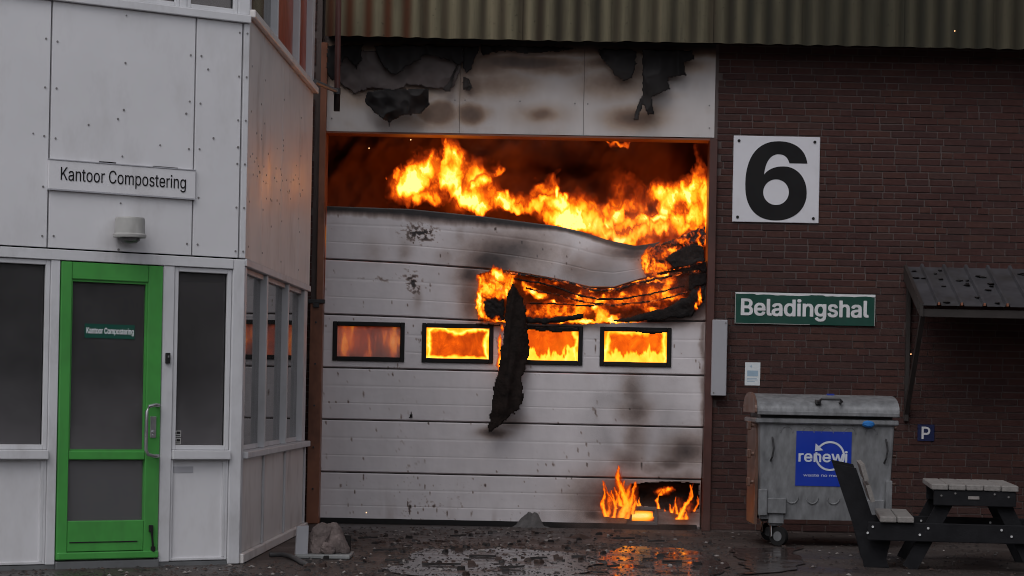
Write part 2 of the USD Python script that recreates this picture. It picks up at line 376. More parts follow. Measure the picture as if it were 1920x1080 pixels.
# flames: heat says how hot the gas is, cool gas is thin
def flame_look(name, gain=1.0, nz=0.22, scale=16.0):
    g = gain
    M(name, {'a': ('attribute', {'attribute': 'fire_level'}), 'ge': ('geometry', {}), 'map': ('mapping', {'scale': (1.0, 1.0, 0.62)}),
             'n': ('noise_texture', {'scale': scale, 'detail': 5.0, 'roughness': 0.62, 'distortion': 0.9}),
             'mr': ('map_range', {'from_min': 0.25, 'from_max': 0.75, 'to_min': -nz, 'to_max': nz}), 'ad': ('math', {'math_type': 'add'}),
             'c': ('rgb_ramp', {'ramp': [(0.0, (0.10 * g, 0.010 * g, 0.002 * g)), (0.18, (0.40 * g, 0.034 * g, 0.004 * g)), (0.32, (0.95 * g, 0.115 * g, 0.005 * g)), (0.46, (1.6 * g, 0.31 * g, 0.008 * g)),
                                            (0.58, (2.1 * g, 0.56 * g, 0.016 * g)), (0.74, (2.4 * g, 0.80 * g, 0.05 * g)), (0.88, (2.6 * g, 1.0 * g, 0.10 * g)), (1.08, (2.9 * g, 1.5 * g, 0.50 * g))]}),
             'al': ('map_range', {'from_min': 0.03, 'from_max': 0.42, 'to_min': 0.0, 'to_max': 0.92, 'clamp': True}),
             'e': ('emission', {'strength': 1.0}), 't': ('transparent_bsdf', {}), 'm': ('mix_closure', {})},
      [('ge.position', 'map.vector'), ('map.vector', 'n.vector'), ('n.fac', 'mr.value'), ('a.fac', 'ad.value1'), ('mr.result', 'ad.value2'), ('ad.value', 'c.fac'), ('ad.value', 'al.value'), ('al.result', 'm.fac'),
       ('c.color', 'e.color'), ('t.BSDF', 'm.closure1'), ('e.emission', 'm.closure2')], surface='m.closure')
flame_look('flame', 1.0, 0.10, 8.0)
flame_look('flame_fine', 0.9, 0.12, 24.0)
M('ember', {'g': ('geometry', {}), 'n': ('noise_texture', {'scale': 14.0, 'detail': 6.0, 'roughness': 0.7, 'distortion': 1.2}),
            'r': ('rgb_ramp', {'ramp': [(0.0, (0, 0, 0)), (0.52, (0.0, 0.0, 0.0)), (0.6, (0.35, 0.04, 0.005)), (0.68, (1.4, 0.3, 0.03)), (0.78, (2.2, 1.1, 0.35)), (1.0, (2.4, 1.5, 0.6))]}),
            'p': ('principled_bsdf', {'base_color': (0.016, 0.013, 0.013), 'roughness': 0.8, 'emission_strength': 1.0}), 'b': ('bump', {'strength': 0.8, 'distance': 0.02})},
  [('g.position', 'n.vector'), ('n.fac', 'r.fac'), ('r.color', 'p.emission_color'), ('n.fac', 'b.height'), ('b.normal', 'p.normal')])
M('spark', {'e': ('emission', {'color': (1.0, 0.55, 0.25), 'strength': 2.0})}, surface='e.emission')

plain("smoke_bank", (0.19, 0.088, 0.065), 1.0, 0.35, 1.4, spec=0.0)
plain('burnt_foam', (0.10, 0.035, 0.02), 0.9, 0.7, 9.0, bump=0.8, bscale=30, dirt=(0.015, 0.01, 0.01), dirt_amt=0.95)
# wet ground
M('wet_asphalt', {'g': ('geometry', {}), 'n': ('noise_texture', {'scale': 0.9, 'detail': 8.0, 'roughness': 0.62}), 'f': ('noise_texture', {'scale': 55.0, 'detail': 6.0, 'roughness': 0.7}),
                  'r': ('rgb_ramp', {'ramp': [(0.3, (0.030, 0.024, 0.022)), (0.6, (0.062, 0.050, 0.046)), (0.75, (0.085, 0.068, 0.06))]}),
                  'rr': ('map_range', {'from_min': 0.35, 'from_max': 0.62, 'to_min': 0.28, 'to_max': 0.75, 'clamp': True}),
                  'b': ('bump', {'strength': 0.55, 'distance': 0.02}), 'p': ('principled_bsdf', {'specular_ior_level': 0.4})},
  [('g.position', 'n.vector'), ('g.position', 'f.vector'), ('n.fac', 'r.fac'), ('n.fac', 'rr.value'), ('rr.result', 'p.roughness'), ('r.color', 'p.base_color'), ('f.fac', 'b.height'), ('b.normal', 'p.normal')])
M('puddle_water', {'g': ('geometry', {}), 'm': ('mapping', {'scale': (9.0, 2.5, 1.0)}), 'f': ('noise_texture', {'scale': 1.0, 'detail': 2.0}), 'b': ('bump', {'strength': 0.06, 'distance': 0.01}),
                   'n2': ('noise_texture', {'scale': 2.6, 'detail': 5.0}), 'rr': ('map_range', {'from_min': 0.38, 'from_max': 0.66, 'to_min': 0.05, 'to_max': 0.26, 'clamp': True}),
                   'p': ('principled_bsdf', {'base_color': (0.036, 0.028, 0.026), 'ior': 1.33})},
  [('g.position', 'm.vector'), ('m.vector', 'f.vector'), ('f.fac', 'b.height'), ('b.normal', 'p.normal'), ('g.position', 'n2.vector'), ('n2.fac', 'rr.value'), ('rr.result', 'p.roughness')])


def puff_look(name, c, r, density, color, scale=2.2, lo=0.42, hi=0.75):
    """Smoke that thins out towards the rim of its body."""
    usdkit.material(stage, '/World/Looks/' + name, {
        'g': ('geometry', {}), 'm': ('mapping', {'mapping_type': 'texture', 'location': tuple(c), 'scale': tuple(r)}), 'l': ('vector_math', {'math_type': 'length'}),
        'f': ('map_range', {'range_type': 'smoothstep', 'from_min': 0.15, 'from_max': 1.0, 'to_min': 1.0, 'to_max': 0.0, 'clamp': True}),
        'n': ('noise_texture', {'scale': scale, 'detail': 4.0, 'roughness': 0.6, 'distortion': 0.6}), 'k': ('map_range', {'from_min': lo, 'from_max': hi, 'to_min': 0.0, 'to_max': density, 'clamp': True}),
        'x': ('math', {'math_type': 'multiply'}), 'v': ('principled_volume', {'color': color, 'anisotropy': 0.2})},
        [('g.position', 'm.vector'), ('m.vector', 'l.vector1'), ('l.value', 'f.value'), ('g.position', 'n.vector'), ('n.fac', 'k.value'), ('f.result', 'x.value1'), ('k.result', 'x.value2'), ('x.value', 'v.density')], volume='v.volume')

# ================================================================== ground
def ground_mesh():
    xs = np.concatenate([[-400, -150, -60, -25, -12], np.linspace(-6, 7, 131), [12, 25, 60, 150, 400]])
    ys = np.concatenate([[-400, -150, -80, -40, -24, -16], np.linspace(-9, 0.2, 93), [4, 12, 60, 400]])
    X, Y = np.meshgrid(xs, ys)
    Z = 0.012 * (fbm(np.stack([X * 1.1, Y * 1.1, 0 * X], -1), 4, 3) - 0.5) - 0.004
    Z[(np.abs(X) > 8) | (np.abs(Y) > 10)] = -0.004
    Z[Y >= -0.15] = -0.004
    n, m = X.shape
    i = np.arange(n * m).reshape(n, m)
    a, b, c, d = i[:-1, :-1].ravel(), i[:-1, 1:].ravel(), i[1:, 1:].ravel(), i[1:, :-1].ravel()
    return np.stack([X, Y, Z], -1).reshape(-1, 3), np.vstack([np.stack([a, b, c], 1), np.stack([a, c, d], 1)])
obj('ground', ground_mesh(), 'wet_asphalt', smooth=True, kind='structure', label='wet dark asphalt yard strewn with burnt scraps')

def ragged(pts, amp, seed, n=260):
    """A closed outline of ground points from the photograph with an uneven shore."""
    g = np.array([on_ground(*p)[:2] for p in pts])
    L = Polygon(g).exterior
    q = np.array([L.interpolate(t, normalized=True).coords[0] for t in np.linspace(0, 1, n, endpoint=False)])
    w = np.stack([fbm(np.stack([q[:, 0] * 1.6, q[:, 1] * 1.6, 0 * q[:, 0] + seed], -1), 3, seed), fbm(np.stack([q[:, 0] * 1.6, q[:, 1] * 1.6, 0 * q[:, 0] + seed + 9], -1), 3, seed + 5)], -1) - 0.5
    return Polygon(q + amp * 2 * w).buffer(0)
def puddle(pts, amp, seed, label):
    p = ragged(pts, amp, seed, 420)
    obj('puddle', extrude(p, 0.002, 0.0075), 'puddle_water', kind='structure', label=label)
puddle([(745, 1044), (810, 1032), (930, 1028), (1060, 1034), (1110, 1040), (1130, 1090), (1000, 1120), (790, 1100)], 0.36, 3, 'shallow puddle mirroring the pale door')
puddle([(1115, 1036), (1180, 1026), (1290, 1030), (1345, 1048), (1350, 1120), (1120, 1120)], 0.2, 8, 'puddle mirroring the flames')
puddle([(1390, 1030), (1490, 1028), (1500, 1070), (1400, 1080)], 0.2, 12, 'small puddle in front of the waste container')

# the far wood that closes the yard behind and beside the place of the camera
def wood():
    n, m = 220, 14
    ang = np.linspace(math.radians(-172), math.radians(8), n)
    V = []
    for side in (0, 1):
        for k in range(m):
            t = k / (m - 1)
            hgt = 8 + 7 * fbm(np.stack([ang * 9, 0 * ang, 0 * ang + 2], -1), 4, 5)
            rad = 62 + 9 * side + (2.5 - 5 * side) * np.sin(math.pi * t) * -1 + 5 * (fbm(np.stack([ang * 14, 0 * ang + t * 5, 0 * ang], -1), 4, 8) - .5)
            V.append(np.stack([rad * np.cos(ang), rad * np.sin(ang) - 5, hgt * t - .05], -1))
    V = np.vstack(V)
    F_ = []
    for s_ in range(2):
        for k in range(m - 1):
            for i in range(n - 1):
                a = (s_ * m + k) * n + i
                F_ += [(a, a + 1, a + n + 1), (a, a + n + 1, a + n)] if s_ else [(a, a + n + 1, a + 1), (a, a + n, a + n + 1)]
    top0, top1 = (m - 1) * n, (2 * m - 1) * n
    for i in range(n - 1):
        F_ += [(top0 + i, top1 + i, top1 + i + 1), (top0 + i, top1 + i + 1, top0 + i + 1)]
    return V, np.array(F_)
obj('wood', wood(), 'wood_leaves', smooth=True, kind='stuff', label='dark wood beyond the yard')

# ================================================================== the hall
hall_f = Face((0, 0, 0), (1, 0))
hall = thing('hall_building', 'dark brick hall with olive corrugated cladding above the burning door', 'building', (0, 0.2, 0))
wall = obj('brick_wall', [bbox(1.985, 10.0, 0.006, 0.30, -0.05, 5.6), bbox(-9.0, -1.995, 0.006, 0.30, -0.05, 5.6), bbox(-1.995, 1.985, 0.09, 0.30, 3.995, 5.6)], 'mortar', hall)
def lay(x0, x1, z0, z1, seed):
    r = random.Random(seed)
    out = []
    k = 0
    z = z0
    L, H, J, C = 0.2235, 0.0575, 0.0110, 0.0690
    while z + H < z1:
        x = x0 + (0.0 if k % 2 == 0 else -L / 2) + r.choice([0, 0, -0.055, 0.04])
        while x < x1:
            l = L if r.random() < 0.86 else (L - J) / 2
            a, b = max(x, x0) + r.uniform(-.002, .002), min(x + l, x1) + r.uniform(-.002, .002)
            if b - a > 0.03:
                out.append((a, b, z + r.uniform(-.0015, .0015), z + H + r.uniform(-.0015, .0015), r.uniform(-0.004, 0.0025)))
            x += l + J
        z += C
        k += 1
    return out
bricks = lay(2.03, 6.4, 0.02, 5.1, 4)
bricks.sort(key=lambda b: ((b[0] - 3.1) / 1.15) ** 2 + ((b[2] - 3.55) / 1.0) ** 2)
for b in bricks[:300]:
    obj('brick', bbox(b[0], b[1], b[4] - 0.002, 0.012, b[2], b[3], 0.003), 'brick_clay_' + rng.choice('aabbcde'), wall)
rest = bricks[300:] + lay(-2.60, -2.052, 0.02, 5.4, 9)
for q in 'abcde':
    sel = [b for b in rest if 'abcde'[int(abs(b[0] * 977 + b[2] * 353)) % 5] == q]
    obj('bricks', [bbox(b[0], b[1], b[4] - 0.002, 0.012, b[2], b[3]) for b in sel], 'brick_clay_' + q, wall, kind='stuff')

# corrugated cladding sheets
YC, ZC, PITCH = -0.42, 4.872, 0.190
def corrugated(x0, x1, z0, z1, y, amp, pitch, lap):
    n = int((x1 - x0) / pitch * 12) + 1
    x = np.linspace(x0, x1, n)
    yy = y + amp * np.sin(2 * np.pi * (x + 1.93) / pitch) - lap
    zs = np.linspace(z0, z1, 8)
    bottom = 0.004 * np.sin(x * 23.0 + 1.3) * np.sin(x * 7.1)
    V, Fc = [], []
    for side in (0, 0.007):
        for k, z in enumerate(zs):
            V.append(np.stack([x, yy + side, np.full(n, z) + (bottom if k == 0 else 0)], -1))
    V = np.vstack(V)
    m = len(zs)
    def q(a, b, c, d):
        Fc.append((a, b, c)); Fc.append((a, c, d))
    for s in range(2):
        for k in range(m - 1):
            for i in range(n - 1):
                a = s * m * n + k * n + i
                (q(a, a + 1, a + n + 1, a + n) if s == 0 else q(a, a + n, a + n + 1, a + 1))
    for i in range(n - 1):
        q(i, m * n + i, m * n + i + 1, i + 1)
    for k in range(m - 1):
        q(k * n, (k + 1) * n, m * n + (k + 1) * n, m * n + k * n)
        e = k * n + n - 1
        q(e, m * n + e, m * n + e + n, e + n)
    return V, np.array(Fc)
k, x = 0, -1.93
while x < 9.5:
    obj('cladding_sheet', corrugated(x, x + 5 * PITCH + 0.06, ZC + rng.uniform(-.006, .006), 6.6, YC, 0.023, PITCH, 0.009 * (k % 2)), 'cladding', hall, smooth=False)
    x += 5 * PITCH
    k += 1
obj('added_shade_wing', bbox(6.6, 10.0, -10.0, -0.001, -0.05, 6.5), 'brick_clay_a', hall)  # unseen block added to shade the right of the wall
obj('soffit', bbox(-1.93, 9.5, -0.37, 0.0, 4.93, 4.96), 'char', hall)
obj('roof', bbox(-9, 10, -0.36, 9.5, 6.55, 6.65), 'char', hall)
obj('upper_wall', bbox(-9, 10, 0.0, 0.3, 5.6, 6.5), 'soot_wall', hall)
obj('interior_wall', [bbox(-6, -5.8, 0.3, 9.2, -0.05, 6.5), bbox(5.8, 6, 0.3, 9.2, -0.05, 6.5), bbox(-6, 6, 9.2, 9.4, -0.05, 6.5)], 'soot_wall', hall)
# jambs of the door opening
jl = obj('door_jamb', [bbox(-2.050, -1.925, -0.10, 0.10, 0.0, 2.22, 0.004), bbox(-1.996, -1.932, -0.05, 0.30, 2.225, 4.86, 0.004), bbox(-1.960, -1.928, 0.102, 0.30, 0.0, 2.22)], 'rust_steel', hall)
obj('bracket', [bbox(-2.075, -1.905, -0.115, -0.05, 2.222, 2.262, 0.004), bbox(-2.02, -1.96, -0.125, -0.09, 2.18, 2.222)], 'dark_metal', jl)
for zz in np.arange(0.35, 2.2, 0.42):
    obj('bolt', rod((-1.99, -0.112, zz), (-1.99, -0.098, zz), 0.011, 6), 'dark_metal', jl)
obj('door_jamb', [bbox(1.950, 2.028, -0.045, 0.10, 0.0, 3.97, 0.004), bbox(1.955, 1.985, 0.102, 0.30, 0.0, 3.97)], 'maroon_steel', hall)
obj('opening_lining', [bbox(-1.93, 1.98, 0.002, 0.30, 3.955, 3.972)], 'fire_lit_reveal', hall)

# ---- the lintel of pale panels over the door
def blobs(X, Y, spots):
    h = np.zeros_like(X)
    for x, y, rx, ry, s, *p in spots:
        e = p[0] if p else 1.0
        d = ((X - x) / rx) ** 2 + ((Y - y) / ry) ** 2
        h = np.maximum(h, s * np.exp(-d ** e))
    return h
def pxnoise(X, Y, sx, sy, seed, o=5):
    return fbm(np.stack([X / sx, Y / sy, 0 * X + seed * 3.7], -1), o, seed)
LINTEL_SPOTS = [(980, 118, 110, 14, .72, 2), (905, 122, 60, 24, .62), (930, 158, 76, 24, .42), (1040, 128, 70, 14, .5), (1118, 120, 28, 12, .6), (1150, 158, 66, 28, .46), (1180, 130, 50, 30, .5),
                (1290, 125, 45, 14, .4), (822, 212, 38, 24, .60, 3), (800, 230, 60, 14, .3), (884, 216, 26, 22, .70, 2), (905, 212, 20, 14, .3), (1018, 214, 32, 13, .60), (1015, 214, 56, 18, .30), (1190, 222, 52, 20, .70), (1215, 210, 40, 16, .4),
                (740, 150, 120, 34, .7), (890, 160, 30, 22, .55), (870, 150, 12, 40, .4), (1255, 120, 60, 22, .3), (640, 130, 30, 50, .5), (690, 180, 60, 20, .35)]
def lintel_scorch(X, Y):
    n = pxnoise(X, Y, 45, 30, 5)
    h = blobs(X + 24 * (pxnoise(X, Y, 40, 40, 11) - .5), Y + 16 * (pxnoise(X, Y, 40, 40, 12) - .5), LINTEL_SPOTS)
    top = np.clip(1.1 - (Y - (72 + (X - 613) * 0.018)) / (14 + 26 * n), 0, 1)
    edge = 0.10 * np.clip((n - .5) * 4, 0, 1)
    return np.clip(np.maximum(np.maximum(h, top), edge), 0, 1)
def skin(x0, x1, top, bottom, y, thick, scorch, cell=3.0, bulge=None, profile=None, holes=None, left=None, right=None, seam_shade=False):
    """A panel given by its outline in the photograph, as a closed slab standing at depth y, with the burnt state and seam shade of each of its points."""
    ns = max(int((x1 - x0) / cell), 2)
    T = profile[0] if profile is not None else np.linspace(0, 1, max(int((bottom(x0) - top(x0)) / cell), 3))
    pd = profile[1] if profile is not None else np.zeros(len(T))
    S = np.linspace(0, 1, ns)
    ss, tt = np.meshgrid(S, T)
    if left is None:
        left, right = (lambda yy: x0), (lambda yy: x1)
    cx = x0 + (x1 - x0) * ss
    Y = top(cx) * (1 - tt) + bottom(cx) * tt
    X = left(Y) * (1 - ss) + right(Y) * ss
    b = bulge(X, Y) if bulge is not None else 0.0
    front = at(X, Y, y - b + pd[:, None])
    back = at(X, Y, y - b + thick)
    n, m = X.shape
    i = np.arange(n * m).reshape(n, m)
    c = np.ones((n - 1, m - 1), bool)
    if holes is not None:
        H = holes(X, Y) > 0
        c = ~(H[:-1, :-1] & H[1:, :-1] & H[:-1, 1:] & H[1:, 1:])
    a, bb, cc, d = i[:-1, :-1][c], i[:-1, 1:][c], i[1:, 1:][c], i[1:, :-1][c]
    f = np.vstack([np.stack([a, d, cc], 1), np.stack([a, cc, bb], 1)])
    N = n * m
    # rim: every boundary edge of the front gets a strip to the back
    e = np.vstack([f[:, [0, 1]], f[:, [1, 2]], f[:, [2, 0]]])
    key = np.sort(e, 1)
    _, inv, cnt = np.unique(key[:, 0] * N + key[:, 1], return_inverse=True, return_counts=True)
    e = e[cnt[inv] == 1]
    rim = np.vstack([np.stack([e[:, 1], e[:, 0], e[:, 0] + N], 1), np.stack([e[:, 1], e[:, 0] + N, e[:, 1] + N], 1)])
    sc = scorch(X, Y)
    if seam_shade:
        sc = np.maximum(sc, np.where(tt > .972, .93, 0))  # shade of the seam gap painted in through scorch
    sc = sc.ravel()
    return (np.vstack([front.reshape(-1, 3), back.reshape(-1, 3)]), np.vstack([f, f[:, ::-1] + N, rim])), {'scorch': np.concatenate([sc, np.maximum(sc, 0.6)])}
l_top = interp([(560, 66), (1400, 84)])
l_bot = interp([(560, 244.5), (1400, 259)])
jx = lambda x: (lambda yy: x - (yy - 160) * 0.02)
for x0, x1 in ((614, 862.3), (863.2, 1094.8), (1095.7, 1341)):
    m, a = skin(x0, x1, l_top, l_bot, 0.0, 0.07, lintel_scorch, 2.5, left=jx(x0), right=jx(x1), bulge=lambda X, Y: 0.004 * (pxnoise(X, Y, 90, 60, 2) - .5))
    obj('lintel_panel', m, 'lintel_skin', hall, attrs=a)
def hp(px, py):
    q = at(px, py, 0.0)
    return q
for px, py in ((853, 188), (872, 188), (975, 190), (1078, 194), (1102, 195), (622, 222), (1330, 240), (1330, 198)):
    q = hp(px, py)
    obj('rivet', rod(q + [0, -0.006, 0], q + [0, 0.0, 0], 0.008, 6), 'screw_metal', hall)

# ================================================================== the office
C0 = on_ground(448, 1057)
A35 = math.radians(35)
fr = Face(C0, (math.cos(A35), math.sin(A35)))
sd = Face(C0, (0.0229, 1.0))
office = thing('office_building', 'white panelled two storey office with a green glass door', 'building', C0)
def two(o1, o2, d1, d2):
    """Where two lines of the plan cross."""
    t = np.linalg.solve(np.array([d1, -d2]).T, o2 - o1)
    return o1 + t[0] * d1
def footprint(n):
    i = two((fr.O + fr.N * n)[:2], (sd.O + sd.N * n)[:2], fr.A[:2], sd.A[:2])
    far = (sd.pt(4.66, 0, n))[:2]
    lf = fr.pt(-5.0, 0, n)[:2]
    return Polygon([i, far, far + [-4.6, 0], lf + [0.0, 0]])
obj('roof', extrude(footprint(0.04), 5.62, 5.80), 'white_frame', office)
obj('interior_wall', extrude(footprint(-1.5), 0.02, 5.6), 'dark_room', office)
obj('floor_slab', [extrude(footprint(-0.13), -0.03, 0.03), extrude(footprint(-0.12), 2.36, 4.14)], 'dark_room', office)
obj('parapet', [fr.box(-5, 0.0, 5.32, 5.62, -0.10, 0.0), sd.box(0.0, 4.66, 5.32, 5.62, -0.10, 0.0)], 'white_panel', office)
# upper cladding panels
for a0, a1 in ((-2.86, -1.640), (-1.626, -0.462), (-0.450, -0.062)):
    obj('panel', fr.box(a0, a1, 2.350, 4.150, -0.045, 0.0, 0.003), 'white_panel', office)
obj('panel', fr.box(-4.9, -2.874, 2.350, 4.150, -0.045, 0.0, 0.003), 'white_panel', office)
obj('corner_trim', [fr.box(-0.048, 0.0, 2.350, 4.150, -0.03, 0.006, 0.003)], 'white_frame', office)
for a0, a1 in ((0.02, 0.90), (0.912, 2.222), (2.236, 3.580), (3.594, 4.62)):
    obj('panel', sd.box(a0, a1, 2.350, 4.200, -0.045, 0.0, 0.003), 'white_panel_dirty', office)
obj('panel_backing', [fr.box(-4.9, -0.02, 2.352, 4.148, -0.08, -0.03), sd.box(0.05, 4.6, 2.352, 4.15, -0.08, -0.03)], 'joint_dark', office)
# screws along the joints, and the small dark marks of old fixings
sc = []
for ja in (-1.633, -0.456):
    for zz in np.arange(2.44, 4.2, 0.355):
        for dx in (-0.045, 0.045):
            sc.append(fr.pt(ja + dx, zz + rng.uniform(-.01, .01), 0.0))
for zz in np.arange(2.40, 4.2, 0.335):
    sc += [fr.pt(-0.085, zz, 0), fr.pt(-0.022, zz, 0.006)]
for zz in np.arange(2.42, 4.2, 0.36):
    sc.append(fr.pt(-2.05, zz, 0))
heads = [rod(q, q + fr.N * 0.004, 0.0085, 6) for q in sc]
for px, py in ((237, 29), (235, 118), (349, 213), (232, 206), (221, 223), (166, 234), (62, 250), (390, 130), (300, 272), (400, 259), (446, 276), (229, 293), (226, 381), (222, 468)):
    r = np.array([*uv(px, py)])
    ray = np.array([r[0] / FPX, 1, -r[1] / FPX]); o = np.array([0, -DIST, HC])
    q = o + ray * np.dot(fr.O - o, fr.N) / np.dot(ray, fr.N)
    heads.append(rod(q, q + fr.N * 0.004, rng.uniform(0.006, 0.010), 6))
for ja in (0.12, 0.95, 2.23, 3.59):
    for zz in np.arange(2.45, 4.2, 0.35):
        q = sd.pt(ja + 0.06, zz, 0)
        heads.append(rod(q, q + sd.N * 0.004, 0.009, 6))
for _ in range(46):
    q = sd.pt(rng.uniform(0.3, 3.9), rng.gauss(3.15, 0.18) , 0)
    heads.append(rod(q, q + sd.N * 0.004, rng.uniform(0.006, 0.011), 5))
obj('screws', heads, 'screw_metal', office, kind='stuff')

# ground floor, front: frame members are butted against each other
fm = obj('window_frame', [
    fr.box(-4.9, -0.105, 2.262, 2.338, -0.07, 0.012, 0.004),           # head band
    fr.box(-0.103, 0.0, 0.0, 2.338, -0.08, 0.008, 0.006),              # corner post
    fr.box(-0.692, -0.598, 0.03, 2.260, -0.07, 0.006, 0.005),          # jamb right of the door
    fr.box(-1.602, -1.530, 0.03, 2.260, -0.07, 0.006, 0.005),          # jamb left of the door
    fr.box(-3.05, -2.98, 0.03, 2.260, -0.07, 0.006, 0.005)], 'white_frame', office)
obj('window_sill', fr.box(-0.596, -0.105, 0.802, 0.872, -0.07, 0.035, 0.006), 'white_frame', office)
obj('window_sill', fr.box(-2.978, -1.604, 0.802, 0.872, -0.07, 0.035, 0.006), 'white_frame', office)
def window(face, a0, a1, b0, b1, mat='glass', w=0.035, n0=-0.06, n1=-0.005, frame_mat='white_frame', sub=True):
    f = obj('window', [face.box(a0, a0 + w, b0, b1, n0, n1, 0.004), face.box(a1 - w, a1, b0, b1, n0, n1, 0.004), face.box(a0 + w, a1 - w, b0, b0 + w, n0, n1, 0.004), face.box(a0 + w, a1 - w, b1 - w, b1, n0, n1, 0.004)], frame_mat, office)
    obj('pane', face.box(a0 + w - .004, a1 - w + .004, b0 + w - .004, b1 - w + .004, n0 + 0.018, n0 + 0.024), mat, f)
    obj('gasket', [face.box(a0 + w, a0 + w + .006, b0 + w, b1 - w, n0 + .025, n0 + .034), face.box(a1 - w - .006, a1 - w, b0 + w, b1 - w, n0 + .025, n0 + .034)], 'black_rubber', f)
    return f
wr = window(fr, -0.594, -0.107, 0.874, 2.258)
window(fr, -2.976, -1.604, 0.874, 2.258)
window(fr, -4.88, -3.055, 0.874, 2.258)
def lower_panel(a0, a1):
    p = obj('lower_panel', [fr.box(a0 + .02, a1 - .02, 0.055, 0.785, -0.06, -0.02)], 'white_panel', office)
    obj('moulding', [fr.box(a0, a0 + .02, 0.035, 0.800, -0.06, -0.004, .003), fr.box(a1 - .045, a1 - .02, 0.055, 0.785, -0.022, -0.004, .003), fr.box(a1 - .02, a1, 0.035, 0.800, -0.06, -0.004, .003), fr.box(a0 + .02, a1 - .02, 0.035, 0.055, -0.06, -0.004, .003), fr.box(a0 + .02, a1 - .02, 0.785, 0.800, -0.06, -0.004, .003)], 'white_frame', p)
lower_panel(-0.596, -0.107)
lower_panel(-2.976, -1.604)
lower_panel(-4.88, -3.055)
obj('plinth', [fr.box(-4.9, -1.532, -0.03, 0.029, -0.09, 0.0), fr.box(-0.69, -0.105, -0.03, 0.029, -0.09, 0.0), fr.box(-1.530, -0.694, -0.03, 0.052, -0.09, 0.03, 0.006)], 'zinc_grey', office)
# green door
dr = obj('door', [
    fr.box(-1.522, -1.437, 0.062, 2.254, -0.055, 0.012, 0.006), fr.box(-0.818, -0.698, 0.062, 2.254, -0.055, 0.012, 0.006),
    fr.box(-1.436, -0.819, 2.128, 2.254, -0.055, 0.010, 0.006), fr.box(-1.436, -0.819, 0.800, 0.862, -0.055, 0.010, 0.006), fr.box(-1.436, -0.819, 0.120, 0.348, -0.055, 0.010, 0.006)], 'green_paint', office)
obj('weather_bar', [fr.box(-1.520, -0.700, 0.064, 0.118, 0.012, 0.034, 0.008)], 'green_paint', dr)
obj('slot', fr.box(-1.42, -0.87, 0.186, 0.194, 0.0095, 0.013), 'black_rubber', dr)
obj('pane', fr.box(-1.440, -0.815, 0.858, 2.132, -0.032, -0.026), 'glass', dr)
obj('pane', fr.box(-1.440, -0.815, 0.344, 0.804, -0.032, -0.026), 'dusty_glass', dr, label='dusty lower pane')
obj('glazing_bead', [fr.box(-1.437, -1.425, 0.862, 2.128, -0.024, -0.004), fr.box(-.831, -0.819, 0.862, 2.128, -0.024, -0.004), fr.box(-1.425, -.831, 2.112, 2.128, -0.024, -0.004), fr.box(-1.425, -.831, .862, .876, -0.024, -0.004)], 'green_paint', dr)
hpth = [fr.pt(-0.735, 1.21, 0.012), fr.pt(-0.735, 1.21, 0.055), fr.pt(-0.775, 1.212, 0.075), fr.pt(-0.825, 1.200, 0.075), fr.pt(-0.845, 1.165, 0.075), fr.pt(-0.846, 1.02, 0.075), fr.pt(-0.846, 0.875, 0.075), fr.pt(-0.825, 0.84, 0.075), fr.pt(-0.775, 0.828, 0.075), fr.pt(-0.735, 0.83, 0.055), fr.pt(-0.735, 0.83, 0.012)]
obj('handle', tube(hpth, 0.0135, 10), 'steel', dr, smooth=True)
obj('lock_plate', [fr.box(-0.785, -0.735, 0.965, 1.125, 0.012, 0.020, 0.003), fr.put(trimesh.creation.cylinder(0.011, 0.02, sections=10).apply_translation([-0.76, 1.01, 0.028])), fr.put(trimesh.creation.cylinder(0.008, 0.01, sections=8).apply_translation([-0.76, 0.985, 0.024]))], 'steel', dr)
obj('foot_bolt', [rod(fr.pt(-.765, 0.30, 0.03), fr.pt(-0.745, 0.11, 0.03), 0.008), fr.box(-.78, -.75, .26, .31, .012, .035, .003), fr.box(-.76, -.73, .115, .15, .012, .035, .003)], 'black_rubber', dr)
obj('door_plate', fr.box(-1.315, -0.91, 1.700, 1.805, -0.026, -0.022), 'green_sign', dr)
tx = text_mesh('Kantoor Compostering', 0.042, 0.002, True)
tx.vertices[:, 0] *= 0.385 / (tx.bounds[1, 0] - tx.bounds[0, 0])
tx.apply_translation([-1.305, 1.735, -0.0219])
obj('door_lettering', fr.put(tx), 'white_print', dr)
# bell, small stickers
obj('bell_box', [fr.box(-0.668, -0.632, 1.525, 1.605, 0.006, 0.028, 0.004)], 'black_rubber', office)
obj('bell_button', fr.box(-0.656, -0.644, 1.570, 1.585, 0.028, 0.031), 'steel', office)
for b0 in (0.915, 0.972):
    st = obj('sticker', fr.box(-0.575, -0.500, b0, b0 + 0.048, -0.036, -0.034), 'lamp_plastic', office)
    obj('sticker_print', [fr.box(-0.568, -0.507, b0 + .008, b0 + .014, -0.034, -0.033), fr.box(-0.568, -0.54, b0 + .022, b0 + .036, -0.034, -0.033), fr.box(-0.535, -0.507, b0 + .022, b0 + .040, -0.034, -0.033)], 'black_rubber', st)
obj('sticker', fr.box(-0.575, -0.40, 0.700, 0.748, -0.020, -0.0175), 'grey_box', office, label='grey strip sticker')

